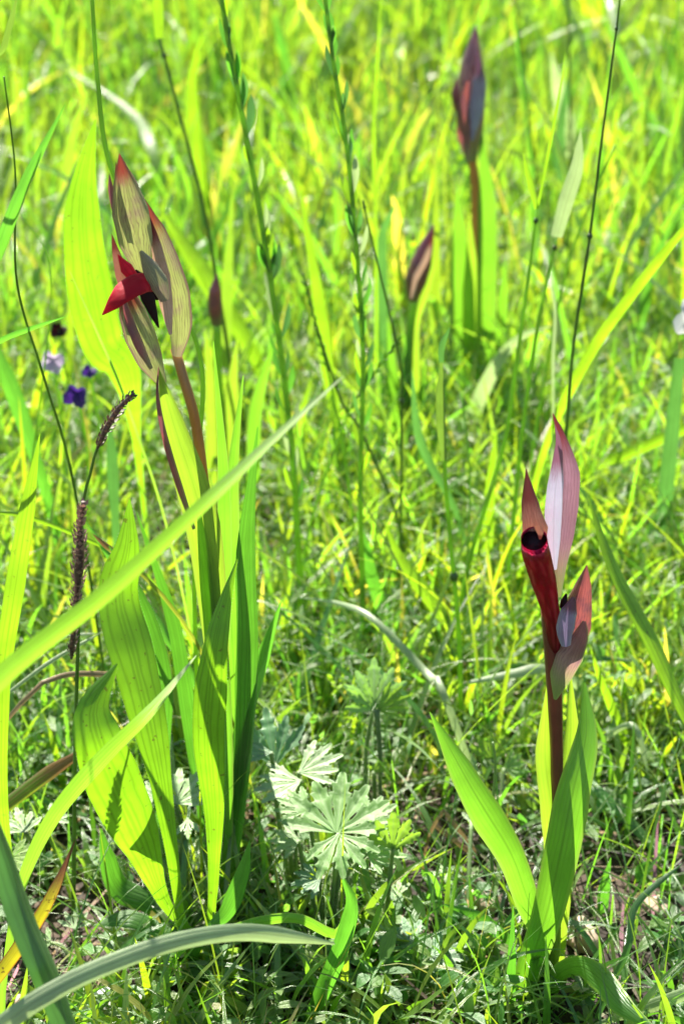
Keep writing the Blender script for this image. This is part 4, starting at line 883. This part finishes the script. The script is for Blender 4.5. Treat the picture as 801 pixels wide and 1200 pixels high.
crane((385, 1110), gy(1110), 'cranesbill with a large star shaped pale green leaf at bottom centre', [
    (394, 975, .572, 76, 'crane_green', (0, .3, 1), (-.1, -.45, 1), 7, 3.4, .12, None),
    (396, 978, .568, 62, 'crane_green', (.15, -.4, -1), (-.1, -.3, 1), 5, 2.6, -.1, None),
    (460, 995, .570, 50, 'crane_lime', (0, .1, 1), (.05, -1, .3), 5, 2.4, .2, (440, 1150)),
    (350, 985, .59, 36, 'crane_sunlit', (-.8, 0, -.2), (0, -.3, 1), 5, 2.4, .1, None),
    (360, 950, .585, 44, 'crane_green', (-.7, .2, .5), (-.1, -.3, 1), 5, 2.2, .1, None),
    (425, 965, .585, 46, 'crane_green', (.6, .2, .6), (-.1, -.3, 1), 5, 2.4, .1, None),
    (375, 1030, .57, 34, 'crane_grey', (-.5, 0, -.4), (-.1, -.3, 1), 5, 2.6, .1, None),
    (430, 1000, .58, 44, 'crane_green', (.7, 0, -.3), (0, -.3, 1), 5, 2.4, .1, None)])
crane((440, 1000), gy(1000), 'upright hairy stem topped by a tuft of small pale leaves at centre', [
    (438, 825, .655, 54, 'crane_sunlit', (0, .2, 1), (.1, -.9, .4), 5, 2.4, .2, None),
    (440, 832, .65, 42, 'crane_green', (-.8, .1, .6), (0, -.9, .5), 3, 1.6, .2, None),
    (442, 832, .65, 42, 'crane_lime', (.9, .1, .4), (0, -.8, .6), 5, 1.8, .2, None),
    (438, 905, .64, 20, 'crane_lime', (.7, .1, .7), (0, -.8, .6), 3, 1.4, .2, None)])
crane((205, 1060), gy(1060), 'whitish lobed leaf between the plantain leaves', [
    (205, 942, .60, 50, 'crane_sunlit', (.3, .3, .9), (-.15, -.35, 1), 5, 2.6, .1, None),
    (185, 935, .60, 34, 'crane_sunlit', (-1, .1, .2), (0, -.3, 1), 5, 2.0, .1, None),
    (220, 960, .59, 26, 'crane_sunlit', (.1, -.3, -.8), (-.1, -.3, 1), 3, 1.8, 0, None)])
crane((470, 1200), gy(1185), 'cranesbill with teal green lobed leaf low at bottom centre', [
    (480, 1108, .560, 44, 'crane_grey', (-.4, .3, .5), (0, -.3, 1), 5, 2.8, .05, None),
    (505, 1120, .556, 48, 'crane_grey', (.8, -.1, -.2), (-.1, -.25, 1), 7, 3.2, .05, None),
    (440, 1180, .545, 24, 'crane_green', (-.6, .1, .4), (-.1, -.3, 1), 5, 2.8, .05, None)])
crane((585, 1000), gy(1000), 'small yellow green lobed leaves left of the right orchid leaf', [
    (575, 890, .665, 34, 'crane_lime', (0, .2, 1), (0, -.9, .6), 5, 2.6, .15, None),
    (590, 900, .66, 28, 'crane_green', (.9, .1, .2), (0, -.8, .7), 5, 2.2, .15, None),
    (560, 905, .66, 26, 'crane_sunlit', (-.9, .1, .3), (0, -.8, .7), 5, 2.2, .15, None)])
crane((30, 1050), gy(1050), 'pale lobed leaves at the left edge above the yellow brown blade', [
    (30, 975, .58, 34, 'crane_sunlit', (-.2, .2, .9), (0, -.3, 1), 5, 2.8, .1, None),
    (60, 960, .60, 26, 'crane_sunlit', (.5, .2, .8), (0, -.3, 1), 5, 2.4, .1, None),
    (12, 1005, .57, 34, 'crane_lime', (.7, 0, .1), (-.1, -.25, 1), 5, 2.4, .1, None)])
crane((95, 1150), gy(1150), 'small pale tufted leaves at the foot of the yellow brown blade', [
    (88, 1088, .565, 28, 'crane_sunlit', (0, .2, .9), (0, -.3, 1), 5, 3.0, .2, None),
    (120, 1100, .57, 30, 'crane_grey', (.8, .1, .3), (-.1, -.25, 1), 5, 2.6, .1, None),
    (60, 1105, .57, 26, 'crane_green', (-.8, .1, .3), (-.1, -.25, 1), 5, 2.6, .1, None)])
crane((545, 1120), gy(1110), 'small round green leaves low between the cranesbill and right orchid', [
    (540, 1075, .585, 24, 'crane_green', (0, .3, .8), (-.1, -.25, 1), 5, 4.2, .1, None),
    (520, 1030, .60, 22, 'crane_sunlit', (.3, .3, .8), (-.1, -.25, 1), 5, 4.0, .1, None),
    (552, 965, .62, 24, 'crane_sunlit', (.3, .3, .8), (-.1, -.25, 1), 5, 3.0, .1, None),
    (465, 1050, .585, 26, 'crane_sunlit', (-.3, .3, .8), (-.1, -.25, 1), 5, 3.0, .1, None)])
